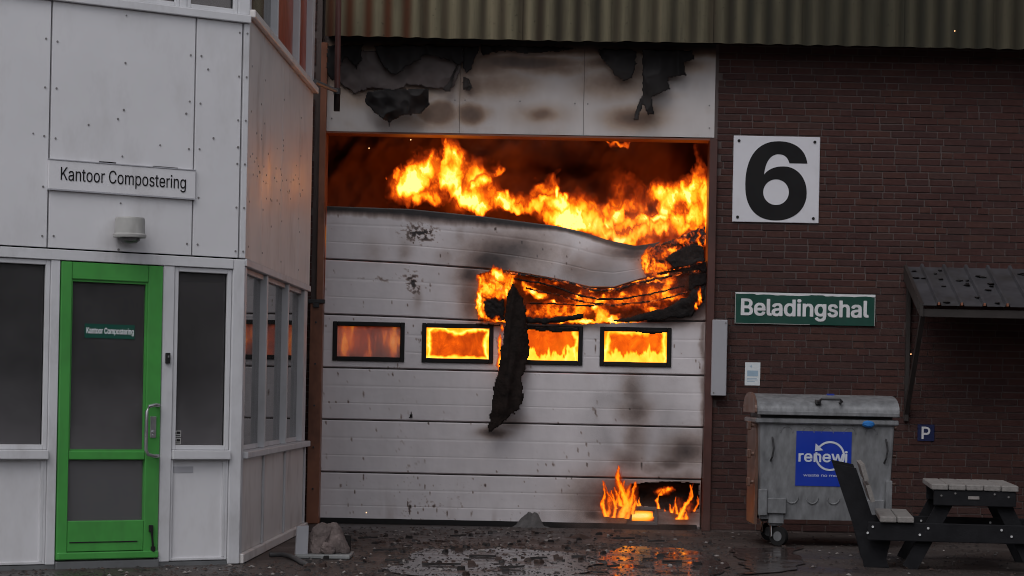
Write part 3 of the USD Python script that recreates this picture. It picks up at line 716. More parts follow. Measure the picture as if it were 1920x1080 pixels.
# ground floor, side
obj('side_frame', [sd.box(0.0, 4.62, 2.290, 2.345, -0.07, 0.015, 0.004), sd.box(0.02, 0.11, 0.0, 2.288, -0.08, 0.004, 0.005)]
    + [sd.box(a, a + 0.07, 0.862, 2.288, -0.07, 0.0, 0.005) for a in (1.40, 2.91)] + [sd.box(4.22, 4.48, 0.862, 2.288, -0.07, 0.0, 0.005)], 'white_frame', office)
obj('window_sill', sd.box(0.11, 4.62, 0.805, 0.858, -0.07, 0.04, 0.006), 'white_frame', office)
for a0, a1 in ((0.112, 1.398), (1.472, 2.908), (2.982, 4.218)):
    f = obj('window', sd.box(a0, a1, 0.862, 0.900, -0.068, -0.05), 'white_frame', office)
    obj('head_rail', sd.box(a0, a1, 2.25, 2.286, -0.068, -0.03), 'white_frame', f)
    obj('pane', sd.box(a0, a1, 0.900, 2.25, -0.064, -0.058), 'side_glass', f)
for a0, a1 in ((0.112, 1.36), (1.372, 2.86), (2.872, 4.46)):
    obj('lower_panel', sd.box(a0, a1, 0.075, 0.803, -0.05, -0.006, 0.004), 'white_panel_dirty', office)
    obj('cover_strip', sd.box(a1 - 0.03, a1 + 0.03, 0.075, 0.803, -0.005, 0.012, 0.003), 'white_frame', office)
obj('base_rail', sd.box(0.02, 4.62, 0.0, 0.073, -0.07, 0.03, 0.006), 'white_panel_dirty', office)
# upper storey windows
obj('upper_sill', fr.box(-4.9, 0.0, 4.152, 4.215, -0.08, 0.03, 0.006), 'white_frame', office)
obj('upper_sill', sd.box(0.0, 4.68, 4.202, 4.262, -0.08, 0.045, 0.006), 'white_panel_dirty', office)
for m in [fr.box(a, a + .06, 4.217, 5.318, -0.07, 0.0, .004) for a in (-1.78, -0.60)] + [fr.box(-0.10, 0.0, 4.217, 5.318, -.08, 0.004, .005)] + [sd.box(a, a + .07, 4.264, 5.318, -0.075, 0.0, .005) for a in (0.03, 1.74, 3.35)] + [sd.box(4.46, 4.66, 4.264, 5.318, -.075, 0.0, .005)]:
    obj('upper_post', m, 'white_frame', office)
for a0, a1 in ((-0.538, -0.102), (-1.718, -0.602), (-2.9, -1.782)):
    window(fr, a0, a1, 4.218, 5.316)
for a0, a1 in ((0.102, 1.738), (1.812, 3.348), (3.422, 4.458)):
    f = obj('window', [sd.box(a0, a1, 4.264, 4.31, -0.072, -0.02, .003)], 'white_frame', office)
    obj('pane', sd.box(a0, a1, 4.31, 5.316, -0.066, -0.060), 'red_reflection' if a0 > 1 else 'side_glass', f)  # farther panes carry their reflection as colour

# sign and lamp on the office
s1 = thing('office_sign', 'long white sign with black lettering above the green door', 'sign', fr.pt(-1.045, 2.77, 0.01))
obj('plate', fr.box(-1.645, -0.447, 2.776, 2.990, 0.002, 0.020, 0.004), 'white_panel', s1)
obj('edge', [fr.box(-1.647, -0.445, 2.990, 2.997, 0.002, 0.024), fr.box(-1.647, -0.445, 2.769, 2.776, 0.002, 0.024)], 'grey_box', s1)
obj('torn_edge', fr.box(-1.24, -1.11, 2.998, 3.006, 0.004, 0.022), 'char', s1)
obj('torn_edge', fr.box(-0.80, -0.60, 2.9975, 3.002, 0.004, 0.022), 'char', s1)
tx = text_mesh('Kantoor Compostering', 0.094, 0.003)
tx.vertices[:, 0] *= 1.020 / (tx.bounds[1, 0] - tx.bounds[0, 0])
tx.vertices[:, 0] -= tx.bounds[0, 0]
tx.apply_translation([-1.550, 2.848, 0.0201])
obj('lettering', fr.put(tx), 'black_print', s1)
lp = thing('wall_lamp', 'round pale grey bulkhead lamp on the white wall', 'lamp', fr.pt(-1.03, 2.52, 0.0))
prof = [(0.0, 0.0), (0.118, 0.0), (0.122, 0.008), (0.122, 0.022), (0.112, 0.03), (0.110, 0.135), (0.104, 0.148), (0.06, 0.154), (0.0, 0.155)]
cap = trimesh.creation.revolve(prof, sections=36)
cap.apply_translation([0, 0, 2.448])
c = fr.pt(-1.03, 0, 0.11)
cap.apply_translation([c[0], c[1], 0])
obj('cover', cap, 'lamp_plastic', lp, smooth=40)
dome = trimesh.creation.revolve([(0.0, -0.045), (0.05, -0.038), (0.075, -0.02), (0.08, 0.0), (0.0, 0.0)], sections=28)
dome.apply_translation([c[0], c[1], 2.447])
obj('diffuser', dome, 'dusty_glass', lp, smooth=40)
obj('wall_bracket', fr.box(-1.075, -0.985, 2.46, 2.59, 0.0, 0.03, 0.004), 'lamp_plastic', lp)

# ================================================================== the sectional door
YD = 0.115
door = thing('sectional_door', 'pale sectional roller door, buckled and burnt through, with four small windows', 'door', at(955, 988, YD))
LEFT = lambda yy: 612.5 - (yy - 388) * 0.0225
RIGHT = lambda yy: 1331.0 - (yy - 430) * 0.0350
seam = {0: interp([(590, 386), (760, 392), (900, 406), (985, 417), (1040, 424), (1085, 434), (1140, 451), (1190, 461), (1225, 456), (1260, 446), (1325, 424)]),
        1: interp([(590, 486.5), (760, 495), (905, 506), (965, 513), (1040, 526), (1105, 541), (1150, 541), (1200, 525), (1260, 509), (1330, 497)]),
        2: interp([(590, 590), (760, 596), (900, 603), (1070, 605), (1330, 604)]),
        3: interp([(590, 690), (1330, 706)]), 4: interp([(590, 787), (1330, 803)]), 5: interp([(590, 885.5), (1330, 901)]), 6: interp([(590, 977), (1330, 992.5)])}
DOOR_SPOTS = [(1190, 474, 55, 16, .8), (1235, 478, 40, 30, .95), (955, 474, 84, 40, .84), (925, 490, 58, 34, .97), (1000, 450, 60, 40, .34), (1075, 500, 40, 30, .36), (1010, 470, 26, 44, .38), (1060, 478, 18, 34, .3), (700, 470, 22, 24, .22), (758, 470, 14, 22, .30), (835, 480, 16, 20, .30), (865, 450, 12, 30, .28), (905, 450, 14, 36, .3), (1110, 500, 60, 26, .25),
              (882, 560, 22, 54, .74), (884, 516, 32, 24, .85), (910, 585, 30, 22, .8), (780, 560, 10, 26, .30), (1290, 575, 60, 26, .95), (1240, 598, 60, 14, .9), (1040, 606, 110, 12, .95), (1310, 540, 40, 40, .9), (1210, 606, 70, 8, .35), (925, 812, 30, 10, .8), (960, 790, 30, 16, .35),
              (1188, 735, 20, 40, .42), (1192, 772, 34, 26, .58), (1172, 770, 16, 18, .4), (1190, 820, 22, 50, .46), (1178, 865, 30, 28, .55), (1288, 846, 44, 32, .78), (1262, 866, 34, 16, .66), (1225, 880, 40, 16, .4), (1310, 830, 16, 30, .3), (1240, 900, 60, 8, .3),
              (1150, 935, 80, 48, .86), (1230, 978, 90, 18, .6), (1115, 962, 26, 14, .8), (1270, 935, 70, 46, .95), (1290, 978, 40, 8, .5), (1322, 700, 6, 320, .5), (1200, 985, 90, 10, .45)]
SPECK = [(787, 438, 38, 20, 1.1), (775, 530, 18, 26, 1.0), (720, 520, 60, 8, .45), (800, 530, 14, 16, .5), (766, 880, 16, 30, .35), (768, 955, 14, 40, .42), (750, 830, 30, 40, .25), (830, 940, 60, 40, .30), (1000, 850, 10, 60, .2), (690, 450, 40, 30, .2)]
def door_scorch(X, Y):
    wx, wy = 26 * (pxnoise(X, Y, 34, 34, 21) - .5), 22 * (pxnoise(X, Y, 34, 34, 22) - .5)
    h = blobs(X + wx, Y + wy, DOOR_SPOTS)
    n = pxnoise(X, Y, 5.5, 4.5, 31, 4)
    s = blobs(X + wx, Y + wy, SPECK)
    h = np.maximum(h, np.where(n > 0.70 - 0.30 * s, s * np.clip((n - 0.70 + 0.30 * s) * 14, 0, 1), 0))
    # little nicks and runs
    m = pxnoise(X, Y, 3.2, 13.0, 33, 3)
    q = pxnoise(X, Y, 60, 60, 34, 3)
    h = np.maximum(h, np.clip((m - 0.78 + 0.30 * (q - .5)) * 9, 0, 0.9))
    g = pxnoise(X, Y, 16, 70, 36, 4)
    h = np.maximum(h, 0.30 * np.clip((g - .52) * 3, 0, 1) * np.clip((Y - 880) / 110, 0.12, 1))
    # burnt lip of the topmost panel
    lip = interp([(600, 11), (700, 13), (800, 17), (900, 15), (985, 12), (1060, 6), (1140, 8), (1190, 14), (1300, 14)])
    d = (Y - seam[0](X)) / (lip(X) * (0.75 + 0.6 * pxnoise(X, Y, 9, 40, 41)))
    h = np.maximum(h, np.clip(1.5 - d, 0, 1) * (Y < 520))
    return np.clip(h, 0, 1)
T = np.array([0, .012, .03, .30, .326, .333, .34, .366, .63, .66, .667, .674, .70, .93, .945, .95, .962, .972, .985, 1.0])
T = np.unique(np.concatenate([T, np.linspace(0.02, 0.92, 24)]))
prof = np.zeros(len(T))
prof += 0.0018 * np.exp(-((T - .333) / .012) ** 2) + 0.0018 * np.exp(-((T - .667) / .012) ** 2) + 0.022 / (1 + np.exp(-(T - .970) * 500)) + 0.004 * np.exp(-(T / .01) ** 2)
def dent(X, Y):
    b = 0.010 * (pxnoise(X, Y, 120, 80, 51) - .5) + 0.004 * (pxnoise(X, Y, 26, 26, 52) - .5)
    b = b + 0.10 * np.exp(-((X - 1150) / 130) ** 2 - ((Y - 500) / 60) ** 2) + 0.05 * np.exp(-((X - 985) / 60) ** 2 - ((Y - 515) / 40) ** 2)
    return b
HOLE = Polygon([(896, 513), (930, 504), (962, 511), (1010, 518), (1060, 528), (1105, 539), (1150, 537), (1190, 524), (1240, 512), (1318, 500), (1310, 545), (1296, 575), (1262, 590), (1200, 606), (1070, 609), (1000, 608), (950, 606), (918, 602), (906, 592), (896, 580), (901, 568), (891, 556), (902, 542), (894, 530), (901, 520)])
CORNER = Polygon([(1206, 474), (1240, 452), (1300, 430), (1335, 415), (1335, 512), (1260, 514), (1214, 528), (1204, 500)])
LOWHOLE = Polygon([(1180, 906), (1240, 902), (1312, 905), (1312, 955), (1296, 962), (1276, 966), (1246, 956), (1225, 952), (1205, 950), (1188, 938)])
VENT = Polygon([(1183, 957), (1226, 957.6), (1226, 978), (1183, 977.4)])
import shapely
def in_poly(p, X, Y, rag=4.0, seed=60):
    b = shapely.contains_xy(p, (X + rag * 2 * (pxnoise(X, Y, 7, 7, seed) - .5)).ravel(), (Y + rag * 2 * (pxnoise(X, Y, 7, 7, seed + 1) - .5)).ravel())
    return b.reshape(X.shape).astype(float)
wins = [(-1.834, -1.103), (-0.927, -0.200), (-0.018, 0.709), (0.883, 1.611)]
WZ0, WZ1 = 1.650, 2.050
def hole_of(k):
    if k == 0:
        return lambda X, Y: in_poly(CORNER, X, Y)
    if k == 1:
        return lambda X, Y: np.maximum(in_poly(HOLE, X, Y), in_poly(CORNER, X, Y))
    if k == 2:
        def h(X, Y):
            q = at(X, Y, YD)
            r = np.zeros_like(X)
            for a0, a1 in wins:
                r = np.maximum(r, ((q[..., 0] > a0 + .03) & (q[..., 0] < a1 - .03) & (q[..., 2] > WZ0 + .03) & (q[..., 2] < WZ1 - .03)).astype(float))
            return np.maximum(r, in_poly(HOLE, X, Y))
        return h
    if k == 5:
        return lambda X, Y: np.maximum(in_poly(LOWHOLE, X, Y, 3), in_poly(VENT, X, Y, 0.01))
    return None
panels = []
for k in range(6):
    TT = (T, prof)
    if k in (0, 1, 2, 5):
        t2 = np.unique(np.concatenate([T, np.linspace(0, 1, 56)]))
        TT = (t2, np.interp(t2, T, prof))
    top, bot = seam[k], (lambda x, k=k: seam[k + 1](x) - (0.4 if k < 5 else 0))
    m, a = skin(600, 1330, top, bot, YD, 0.042, door_scorch, 2.0 if k in (0, 1, 2, 5) else 2.6, bulge=dent, profile=TT, holes=hole_of(k), left=LEFT, right=RIGHT, seam_shade=k < 5)
    panels.append(obj('panel', m, 'door_skin', door, attrs=a, smooth=False, label=['top door panel, sagging with a burnt lip', 'door panel with a wide burnt hole', 'door panel that holds the four windows', None, None, 'lowest door panel with a burning hole'][k]))
obj('bottom_seal', bbox(-1.925, 1.905, YD - 0.012, YD + 0.05, -0.005, 0.052, .004), 'black_rubber', door)
for i, (a0, a1) in enumerate(wins):
    w = 0.045
    y0, y1 = YD - 0.022, YD + 0.055
    f = obj('window_frame', [bbox(a0, a0 + w, y0, y1, WZ0, WZ1, .005), bbox(a1 - w, a1, y0, y1, WZ0, WZ1, .005), bbox(a0 + w, a1 - w, y0, y1, WZ0, WZ0 + w, .005), bbox(a0 + w, a1 - w, y0, y1, WZ1 - w, WZ1, .005)], 'black_rubber', door)
    if i == 0:
        obj('pane', bbox(a0 + w - .003, a1 - w + .003, YD + .01, YD + .014, WZ0 + w - .003, WZ1 - w + .003), 'sooty_glass', f, label='sooty pane still whole')

# charred and hanging pieces of the door
def tatter(pts, yfun, thick, mat, parent, name, step=1.6, rag=5.0, seed=1, label=None, smooth=True, **kw):
    p = Polygon(pts)
    x0, y0, x1, y1 = p.bounds
    r = sheet(x0 - 6, x1 + 6, y0 - 6, y1 + 6, step, lambda X, Y: in_poly(p, X, Y, rag, 70 + seed), yfun, lambda I: thick + 0 * I)
    return obj(name, (r[0], r[1]), mat, parent, smooth=smooth, label=label, **kw)
def crease(base, amp, sx, sy, seed, tilt=0.0):
    return lambda X, Y: base + amp * (np.abs(2 * pxnoise(X, Y, sx, sy, seed, 2) - 1) - .4) + 0.12 * amp * (pxnoise(X, Y, 9, 12, seed + 3, 2) - .5) + tilt * X
tatter([(962, 524), (972, 545), (986, 572), (990, 610), (994, 655), (988, 690), (979, 712), (984, 740), (976, 768), (956, 782), (940, 798), (916, 813), (914, 796), (922, 760), (926, 718), (934, 690), (940, 650), (946, 600), (950, 556)],
       lambda X, Y: -0.02 - 0.10 * np.clip((Y - 520) / 280, 0, 1) + 0.0016 * np.abs(X - 958 - (Y - 660) * -0.10) + 0.07 * (np.abs(2 * pxnoise(X + .12 * Y, Y, 17, 150, 81, 2) - 1) - .4) + 0.010 * (pxnoise(X, Y, 10, 14, 83, 2) - .5),
       0.004, 'char_brown', door, 'hanging_skin', seed=2, rag=6, label='long strip of burnt black door skin hanging over the windows')
def strip(path, width, y, mat, seed, name='charred_strip', amp=0.03, **kw):
    xs, ys = np.array(path, float).T
    f = lambda X: np.interp(X, xs, ys)
    if np.ndim(width) == 0:
        wf = lambda X: width
    else:
        wf = lambda X: np.interp(X, *np.array(width, float).T)
    ins = lambda X, Y: np.where((X > xs[0]) & (X < xs[-1]), wf(X) / 2 * (0.6 + 0.9 * pxnoise(X, Y * 0, 11, 30, seed, 4)) - np.abs(Y - f(X) + 5 * (pxnoise(X, Y, 14, 14, seed + 2, 3) - .5)), -1)
    r = sheet(xs[0] - 2, xs[-1] + 2, min(ys) - 30, max(ys) + 30, 1.4, ins, lambda X, Y: y + amp * (pxnoise(X, Y, 20, 20, seed + 5) - .5) * 2, lambda I: 0.006 + 0.002 * np.minimum(I, 6))
    return obj(name, (r[0], r[1]), mat, door, smooth=True, **kw)
strip([(930, 507), (965, 513), (1020, 521), (1070, 531), (1110, 544), (1150, 545), (1200, 530), (1260, 516), (1320, 506)], 6, 0.05, 'ember', 91)
strip([(962, 522), (1010, 530), (1050, 541), (1085, 553), (1120, 561), (1160, 561), (1220, 551), (1285, 536)], 5, 0.04, 'char', 93)
strip([(985, 540), (1040, 552), (1090, 566), (1150, 572), (1230, 564), (1290, 548)], 5, 0.09, 'ember', 95)
strip([(990, 570), (1030, 569), (1090, 573), (1130, 572)], 4, 0.06, 'char', 97)
strip([(984, 600), (1020, 602), (1060, 598), (1095, 592)], 12, 0.05, 'char', 99)
strip([(1150, 603), (1195, 597), (1240, 590), (1290, 574), (1322, 548)], [(1150, 4), (1210, 16), (1260, 26), (1300, 44), (1322, 30)], 0.05, 'char', 101)
strip([(1228, 515), (1260, 508), (1300, 502), (1326, 500)], [(1228, 4), (1270, 8), (1326, 22)], 0.03, 'char', 103)
strip([(1290, 530), (1326, 520)], 26, 0.06, 'char', 104)
tatter([(906, 566), (925, 556), (946, 560), (948, 602), (925, 604), (908, 592)], crease(0.05, 0.03, 14, 14, 105), 0.006, 'char', door, 'charred_lump', seed=5)
tatter([(1204, 478), (1232, 458), (1270, 444), (1322, 422), (1324, 448), (1312, 470), (1322, 494), (1290, 503), (1250, 508), (1232, 498), (1214, 500)], crease(0.02, 0.06, 22, 16, 107), 0.006, 'ember', door, 'charred_curl', seed=8, label='curled end of the top panel glowing with embers')
tatter([(1246, 486), (1268, 468), (1300, 456), (1320, 462), (1322, 490), (1290, 500), (1262, 503)], crease(-0.06, 0.03, 16, 16, 109), 0.006, 'char', door, 'charred_lump', seed=11)
tatter([(880, 604), (900, 606), (938, 608), (938, 612), (900, 610)], crease(0.08, 0.01, 16, 16, 111), 0.006, 'char', door, 'charred_lump', seed=12, rag=2)
tatter([(1000, 611), (1062, 612), (1090, 616), (1084, 622), (1040, 624), (1004, 621)], crease(0.075, 0.02, 10, 10, 113), 0.006, 'char', door, 'melted_seal', seed=13, rag=3)
tatter([(1172, 617), (1250, 619), (1252, 624), (1222, 627), (1196, 623), (1174, 622)], crease(0.075, 0.02, 10, 10, 115), 0.005, 'char', door, 'melted_seal', seed=14, rag=2)
tatter([(1165, 896), (1322, 892), (1322, 975), (1230, 958), (1180, 955), (1165, 950)], crease(0.30, 0.05, 40, 20, 123), 0.006, 'char', door, 'burnt_foam', seed=17, rag=2)
tatter([(766, 784), (771, 768), (776, 784)], crease(0.09, 0.01, 6, 6, 117), 0.003, 'char', door, 'torn_nick', seed=15, rag=1)
# small lit flap in the lowest panel
v0, v1 = at(1181, 956, YD), at(1227, 979, YD)
vf = obj('flap_frame', [bbox(v0[0] - .03, v1[0] + .03, YD - .03, YD + .03, v0[2], v0[2] + .035, .004), bbox(v0[0] - .03, v1[0] + .03, YD - .03, YD + .03, v1[2] - .03, v1[2], .004), bbox(v0[0] - .03, v0[0], YD - .03, YD + .03, v1[2], v0[2], .004), bbox(v1[0], v1[0] + .03, YD - .03, YD + .03, v1[2], v0[2], .004)], 'zinc_grey', door)

tatter([(892, 506), (960, 502), (1060, 520), (1110, 532), (1190, 516), (1330, 494), (1330, 600), (1200, 614), (900, 612)], crease(0.34, 0.05, 40, 20, 121), 0.006, 'burnt_foam', door, 'burnt_foam', seed=16, rag=2, label='scorched foam core laid bare in the hole')
# ---- burnt membrane torn from the soffit over the door
def scrap(pts, label, mat='membrane', base=-0.10, amp=0.06, sx=30, sy=60, seed=1, rag=5, thick=0.005, cat='sheeting'):
    return tatter(pts, crease(base, amp, sx, sy, 200 + seed), thick, mat, '/World', 'burnt_sheeting', seed=seed, rag=rag, label=label, cat=cat, group='burnt sheeting hanging over the door')
scrap([(612, 92), (700, 94), (862, 96), (866, 130), (850, 165), (815, 168), (770, 158), (740, 172), (700, 166), (664, 176), (640, 160), (618, 140)], 'wide grey brown sheet, half burnt, behind the drain pipe', 'grey_membrane', -0.04, 0.05, 40, 34, 31)
scrap([(612, 84), (682, 84), (680, 110), (668, 132), (650, 106), (636, 130), (624, 155), (612, 140)], 'black sheet under the cladding beside the drain pipe', base=-0.10, seed=33)
scrap([(700, 84), (868, 84), (872, 110), (862, 125), (840, 112), (800, 104), (770, 122), (745, 142), (728, 136), (712, 118)], 'ragged black sheet under the cladding left of the lintel joint', base=-0.12, seed=35)
scrap([(686, 172), (720, 166), (806, 166), (806, 196), (790, 214), (760, 216), (728, 230), (700, 212), (684, 192)], 'crumpled black bag-like sheet hanging low over the door opening', base=-0.16, amp=0.12, sx=34, sy=40, seed=37, rag=3)
scrap([(727, 226), (731, 226), (730, 246), (728, 246)], 'thin black shred dangling below the crumpled sheet', base=-0.12, amp=0.01, seed=39, rag=1)
scrap([(862, 104), (868, 104), (850, 150), (846, 172), (836, 172), (828, 168), (842, 150), (852, 128)], 'narrow black shred left of the lintel joint', base=-0.08, seed=41, rag=3)
scrap([(866, 86), (900, 86), (886, 128), (872, 140), (866, 120)], 'small black tongue of sheet at the lintel joint', base=-0.10, seed=43)
scrap([(868, 142), (880, 148), (888, 166), (880, 172), (868, 170)], 'crumpled black scrap with pale edges at the lintel joint', base=-0.06, amp=0.05, sx=8, sy=8, seed=45, rag=3)
scrap([(900, 84), (1040, 86), (1090, 90), (1030, 99), (985, 101), (940, 96), (905, 106)], 'low black fringe under the cladding above the middle lintel panel', base=-0.08, seed=47)
scrap([(1120, 90), (1192, 92), (1194, 120), (1186, 148), (1170, 152), (1152, 144), (1140, 124), (1122, 104)], 'black flap hanging left of the long torn strip', base=-0.10, seed=49)
scrap([(1204, 92), (1300, 94), (1302, 112), (1282, 118), (1288, 142), (1254, 146), (1258, 168), (1236, 176), (1222, 184), (1228, 214), (1214, 216), (1206, 196), (1196, 226), (1186, 226), (1196, 190), (1204, 176)], 'long torn black strip hanging over the right lintel panel', base=-0.14, amp=0.09, seed=51, rag=4)

# ================================================================== fire
def smooth01(t):
    t = np.clip(t, 0, 1)
    return t * t * (3 - 2 * t)
def fire_field(cores, warp=16.0, seed=1, sx=26.0, sy=34.0, ridge=0.45, cut=0.10, rise=0.0, clip=None):
    """Heat of a burning front: hot cores, torn upwards by turbulence."""
    def f(X, Y):
        n1, n2 = pxnoise(X, Y, sx, sy, seed, 4) - .5, pxnoise(X, Y, sx, sy, seed + 1, 4) - .5
        n3, n4 = pxnoise(X, Y, sx * .35, sy * .38, seed + 2, 3) - .5, pxnoise(X, Y, sx * .35, sy * .38, seed + 3, 3) - .5
        WX = X + warp * 2 * n1 + warp * 1.15 * n3
        WY = Y + warp * 2.4 * n2 + warp * 1.25 * n4
        h = np.zeros_like(X)
        g = np.zeros_like(X)
        for x, y, rx, ry, s, *p in cores:
            d = ((WX - x) / rx) ** 2 + ((WY - y) / np.where(WY < y, ry * 1.15, ry)) ** 2
            e = s * np.exp(-d ** (p[0] if p else 1.0))
            h = np.maximum(h, e)
            g = g + e
        h = 0.75 * h + 0.25 * np.minimum(g, 1.15)
        t = pxnoise(WX, WY, sx * .75, sy * 1.0, seed + 5, 4)
        r = 1 - 2.0 * np.abs(t - .5) / .5
        h = h * (1 - ridge + ridge * 1.5 * np.clip((t - .22) / .5, 0, 1)) * (1 - .35 * ridge * np.clip((r - .82) / .18, 0, 1))
        h = (h - cut) / (1 - cut)
        if clip is not None:
            h = np.where(clip(X, Y) > 0, h, -1)
        return h
    return f
FIRES = {}
def fire(label, field, box, y, thick=0.10, wob=0.10, mat='flame', step=1.7, seed=1):
    FIRES[label] = (field, box)
    r = sheet(*box, step, field, lambda X, Y: y + wob * 2 * (pxnoise(X, Y, 60, 60, 300 + seed, 3) - .5), lambda I: thick * np.sqrt(np.clip(I, 0, 1)), attr=lambda X, Y, I: np.clip(I, 0, 1.2))
    return obj('flames', (r[0], r[1]), mat, smooth=True, attrs={'fire_level': r[2]}, label=label, cat='fire')
below_lintel = lambda X, Y: np.minimum(Y - (l_bot(X) + 6), RIGHT(Y) + 8 - X)
TOP = [(775, 338, 26, 22, 1.15), (802, 322, 17, 18, 1.05), (760, 352, 18, 16, .8), (845, 328, 21, 26, 1.1), (838, 292, 13, 26, .85), (852, 300, 14, 20, .8), (846, 340, 20, 14, 1.15), (905, 340, 15, 12, 1.1), (890, 345, 14, 10, .75), (862, 362, 18, 14, .9), (885, 372, 26, 16, 1.15), (900, 388, 18, 10, 1.0), (955, 382, 16, 11, 1.2), (940, 372, 10, 9, 1.0), (965, 392, 14, 9, 1.0),
       (1000, 388, 30, 16, .62), (925, 372, 18, 22, .52), (1045, 380, 20, 14, 1.2), (1042, 362, 8, 12, 1.0), (1018, 372, 16, 9, .9), (1060, 408, 36, 15, 1.35), (1080, 420, 30, 12, 1.3), (1100, 408, 20, 18, 1.0), (1118, 424, 24, 16, 1.05), (1080, 396, 20, 12, .85),
       (1160, 404, 12, 14, 1.05), (1145, 418, 18, 12, .95), (1175, 420, 20, 8, .8), (1204, 412, 14, 11, 1.1), (1212, 424, 8, 8, .8), (1236, 412, 16, 8, .9), (1240, 364, 22, 12, 1.05), (1262, 372, 20, 20, 1.0), (1250, 392, 12, 16, .9), (1290, 368, 20, 18, .95), (1305, 348, 10, 26, .75), (1300, 402, 16, 18, .85), (1270, 412, 16, 16, .8), (1325, 392, 8, 36, 1.0), (1327, 436, 5, 30, .95), (1318, 360, 8, 26, .6),
       (1140, 440, 40, 14, .66), (1200, 440, 40, 16, .62), (1240, 432, 34, 12, .7), (1285, 424, 30, 10, .78), (1170, 448, 30, 10, .7), (1090, 385, 26, 22, .4), (1200, 385, 34, 20, .4), (1150, 395, 40, 14, .45), (742, 330, 6, 12, .6), (724, 336, 3, 7, .5), (932, 318, 9, 12, .45), (805, 300, 10, 14, .5), (790, 372, 50, 12, .6), (830, 262, 5, 12, .45), (1030, 345, 30, 14, .3)]
MID = [(x, y - 6, rx * 1.25, ry * 1.25, s * .55) for x, y, rx, ry, s, *_ in TOP if x > 745] + [(1165, 350, 36, 40, .26), (770, 350, 50, 30, .30), (870, 330, 50, 40, .34), (1165, 266, 20, 7, .55), (1140, 262, 6, 4, .5), (1185, 268, 14, 6, .4), (1310, 320, 16, 40, .3)]
TOP = [(x, y, rx, ry, s * 1.16, *p) for x, y, rx, ry, s, *p in TOP]
box_top = (690, 1341, 252, 476)
fire('bright yellow flames leaping over the sagging top of the door', fire_field(TOP, 13, 3, 17, 32, .56, .13, clip=below_lintel), box_top, 0.42, .10, .07, seed=1)
fire('deep orange flames farther inside, behind the yellow flames over the door', fire_field(MID, 22, 13, 34, 44, .5, .08, clip=below_lintel), (620, 1341, 252, 476), 0.85, .14, .12, step=2.2, seed=2)
# windows
def win_clip(i):
    a0, a1 = wins[i]
    def c(X, Y):
        q = at(X, Y, YD + 0.12)
        return np.minimum(np.minimum(q[..., 0] - a0 - .01, a1 - .01 - q[..., 0]), np.minimum(q[..., 2] - WZ0 - .01, WZ1 - .01 - q[..., 2]))
    return c
def rim_field(i, lowhot, seed, mid=0.46, band=0.062, rag=0.05, hot=1.0, top=0.0):
    a0, a1 = wins[i]
    def f(X, Y):
        q = at(X, Y, YD + 0.12)
        x, z = q[..., 0], q[..., 2]
        n = pxnoise(X, Y, 16, 16, seed, 4) - .5
        m = pxnoise(X, Y, 20, 26, seed + 4, 4) - .5
        k = pxnoise(X, Y, 40, 20, seed + 7, 2)
        k1 = pxnoise(X, Y, 22, 18, seed + 7, 3)
        k2 = pxnoise(X, Y, 7, 24, seed + 9, 4)
        side = np.minimum(x - a0, a1 - x) - .045 - .050 * (k1 - .45)
        topd = top + WZ1 - .045 - z - 0.030 * (k1 - .35) - 0.012 * np.cos((x - a0) * 17.0)
        low = (z - WZ0 - .045) - lowhot * (0.15 + 2.2 * np.clip(k2 - .22, 0, 1))
        soft = 0.6 + 1.6 * np.clip(k1 - .2, 0, 1)
        d = np.minimum(side, topd) + rag * 2 * n
        fill = smooth01(1 - (low + rag * n) / (band * soft)) * (.80 + .8 * m)
        h = mid - .22 * np.clip((z - WZ0) / .4 - .45, 0, .5) * (top > 0) + 0.22 * m + (hot - mid) * np.where(d > .020, np.exp(-((d - .020) / (band * soft * .62)) ** 2), .42 + .58 * np.exp(-((d - .020) / .016) ** 2))
        h = np.maximum(h, mid + (hot - mid) * fill)
        return np.where(win_clip(i)(X, Y) > 0, h, -1)
    return f
def win_box(i):
    a0, a1 = wins[i]
    return (PPX + a0 * 186 - 14, PPX + a1 * 186 + 14, 594, 696)
fire('dim pinkish flames behind the sooty leftmost door window', fire_field([(645, 640, 16, 40, .75), (672, 640, 12, 30, .5), (690, 650, 8, 30, .55), (738, 638, 14, 40, .75), (718, 625, 10, 30, .5), (665, 615, 40, 10, .5), (705, 640, 5, 30, .45)], 10, 31, 10, 40, .8, .08, clip=win_clip(0)), win_box(0), YD + 0.13, .03, .01, seed=5, mat='flame_fine')
fire('flames ringing the second door window from the left', rim_field(1, 0.012, 41, .27, .036, .060, .98), win_box(1), YD + 0.12, .02, .01, seed=6, mat='flame')
fire('flames along the bottom of the door window behind the hanging skin', rim_field(2, 0.11, 51, .30, .032, .06, .96, .05), win_box(2), YD + 0.12, .02, .01, seed=7, mat='flame')
fire('flames filling the rightmost door window', rim_field(3, 0.10, 61, .33, .045, .07, .94, .02), win_box(3), YD + 0.12, .02, .01, seed=8, mat='flame')
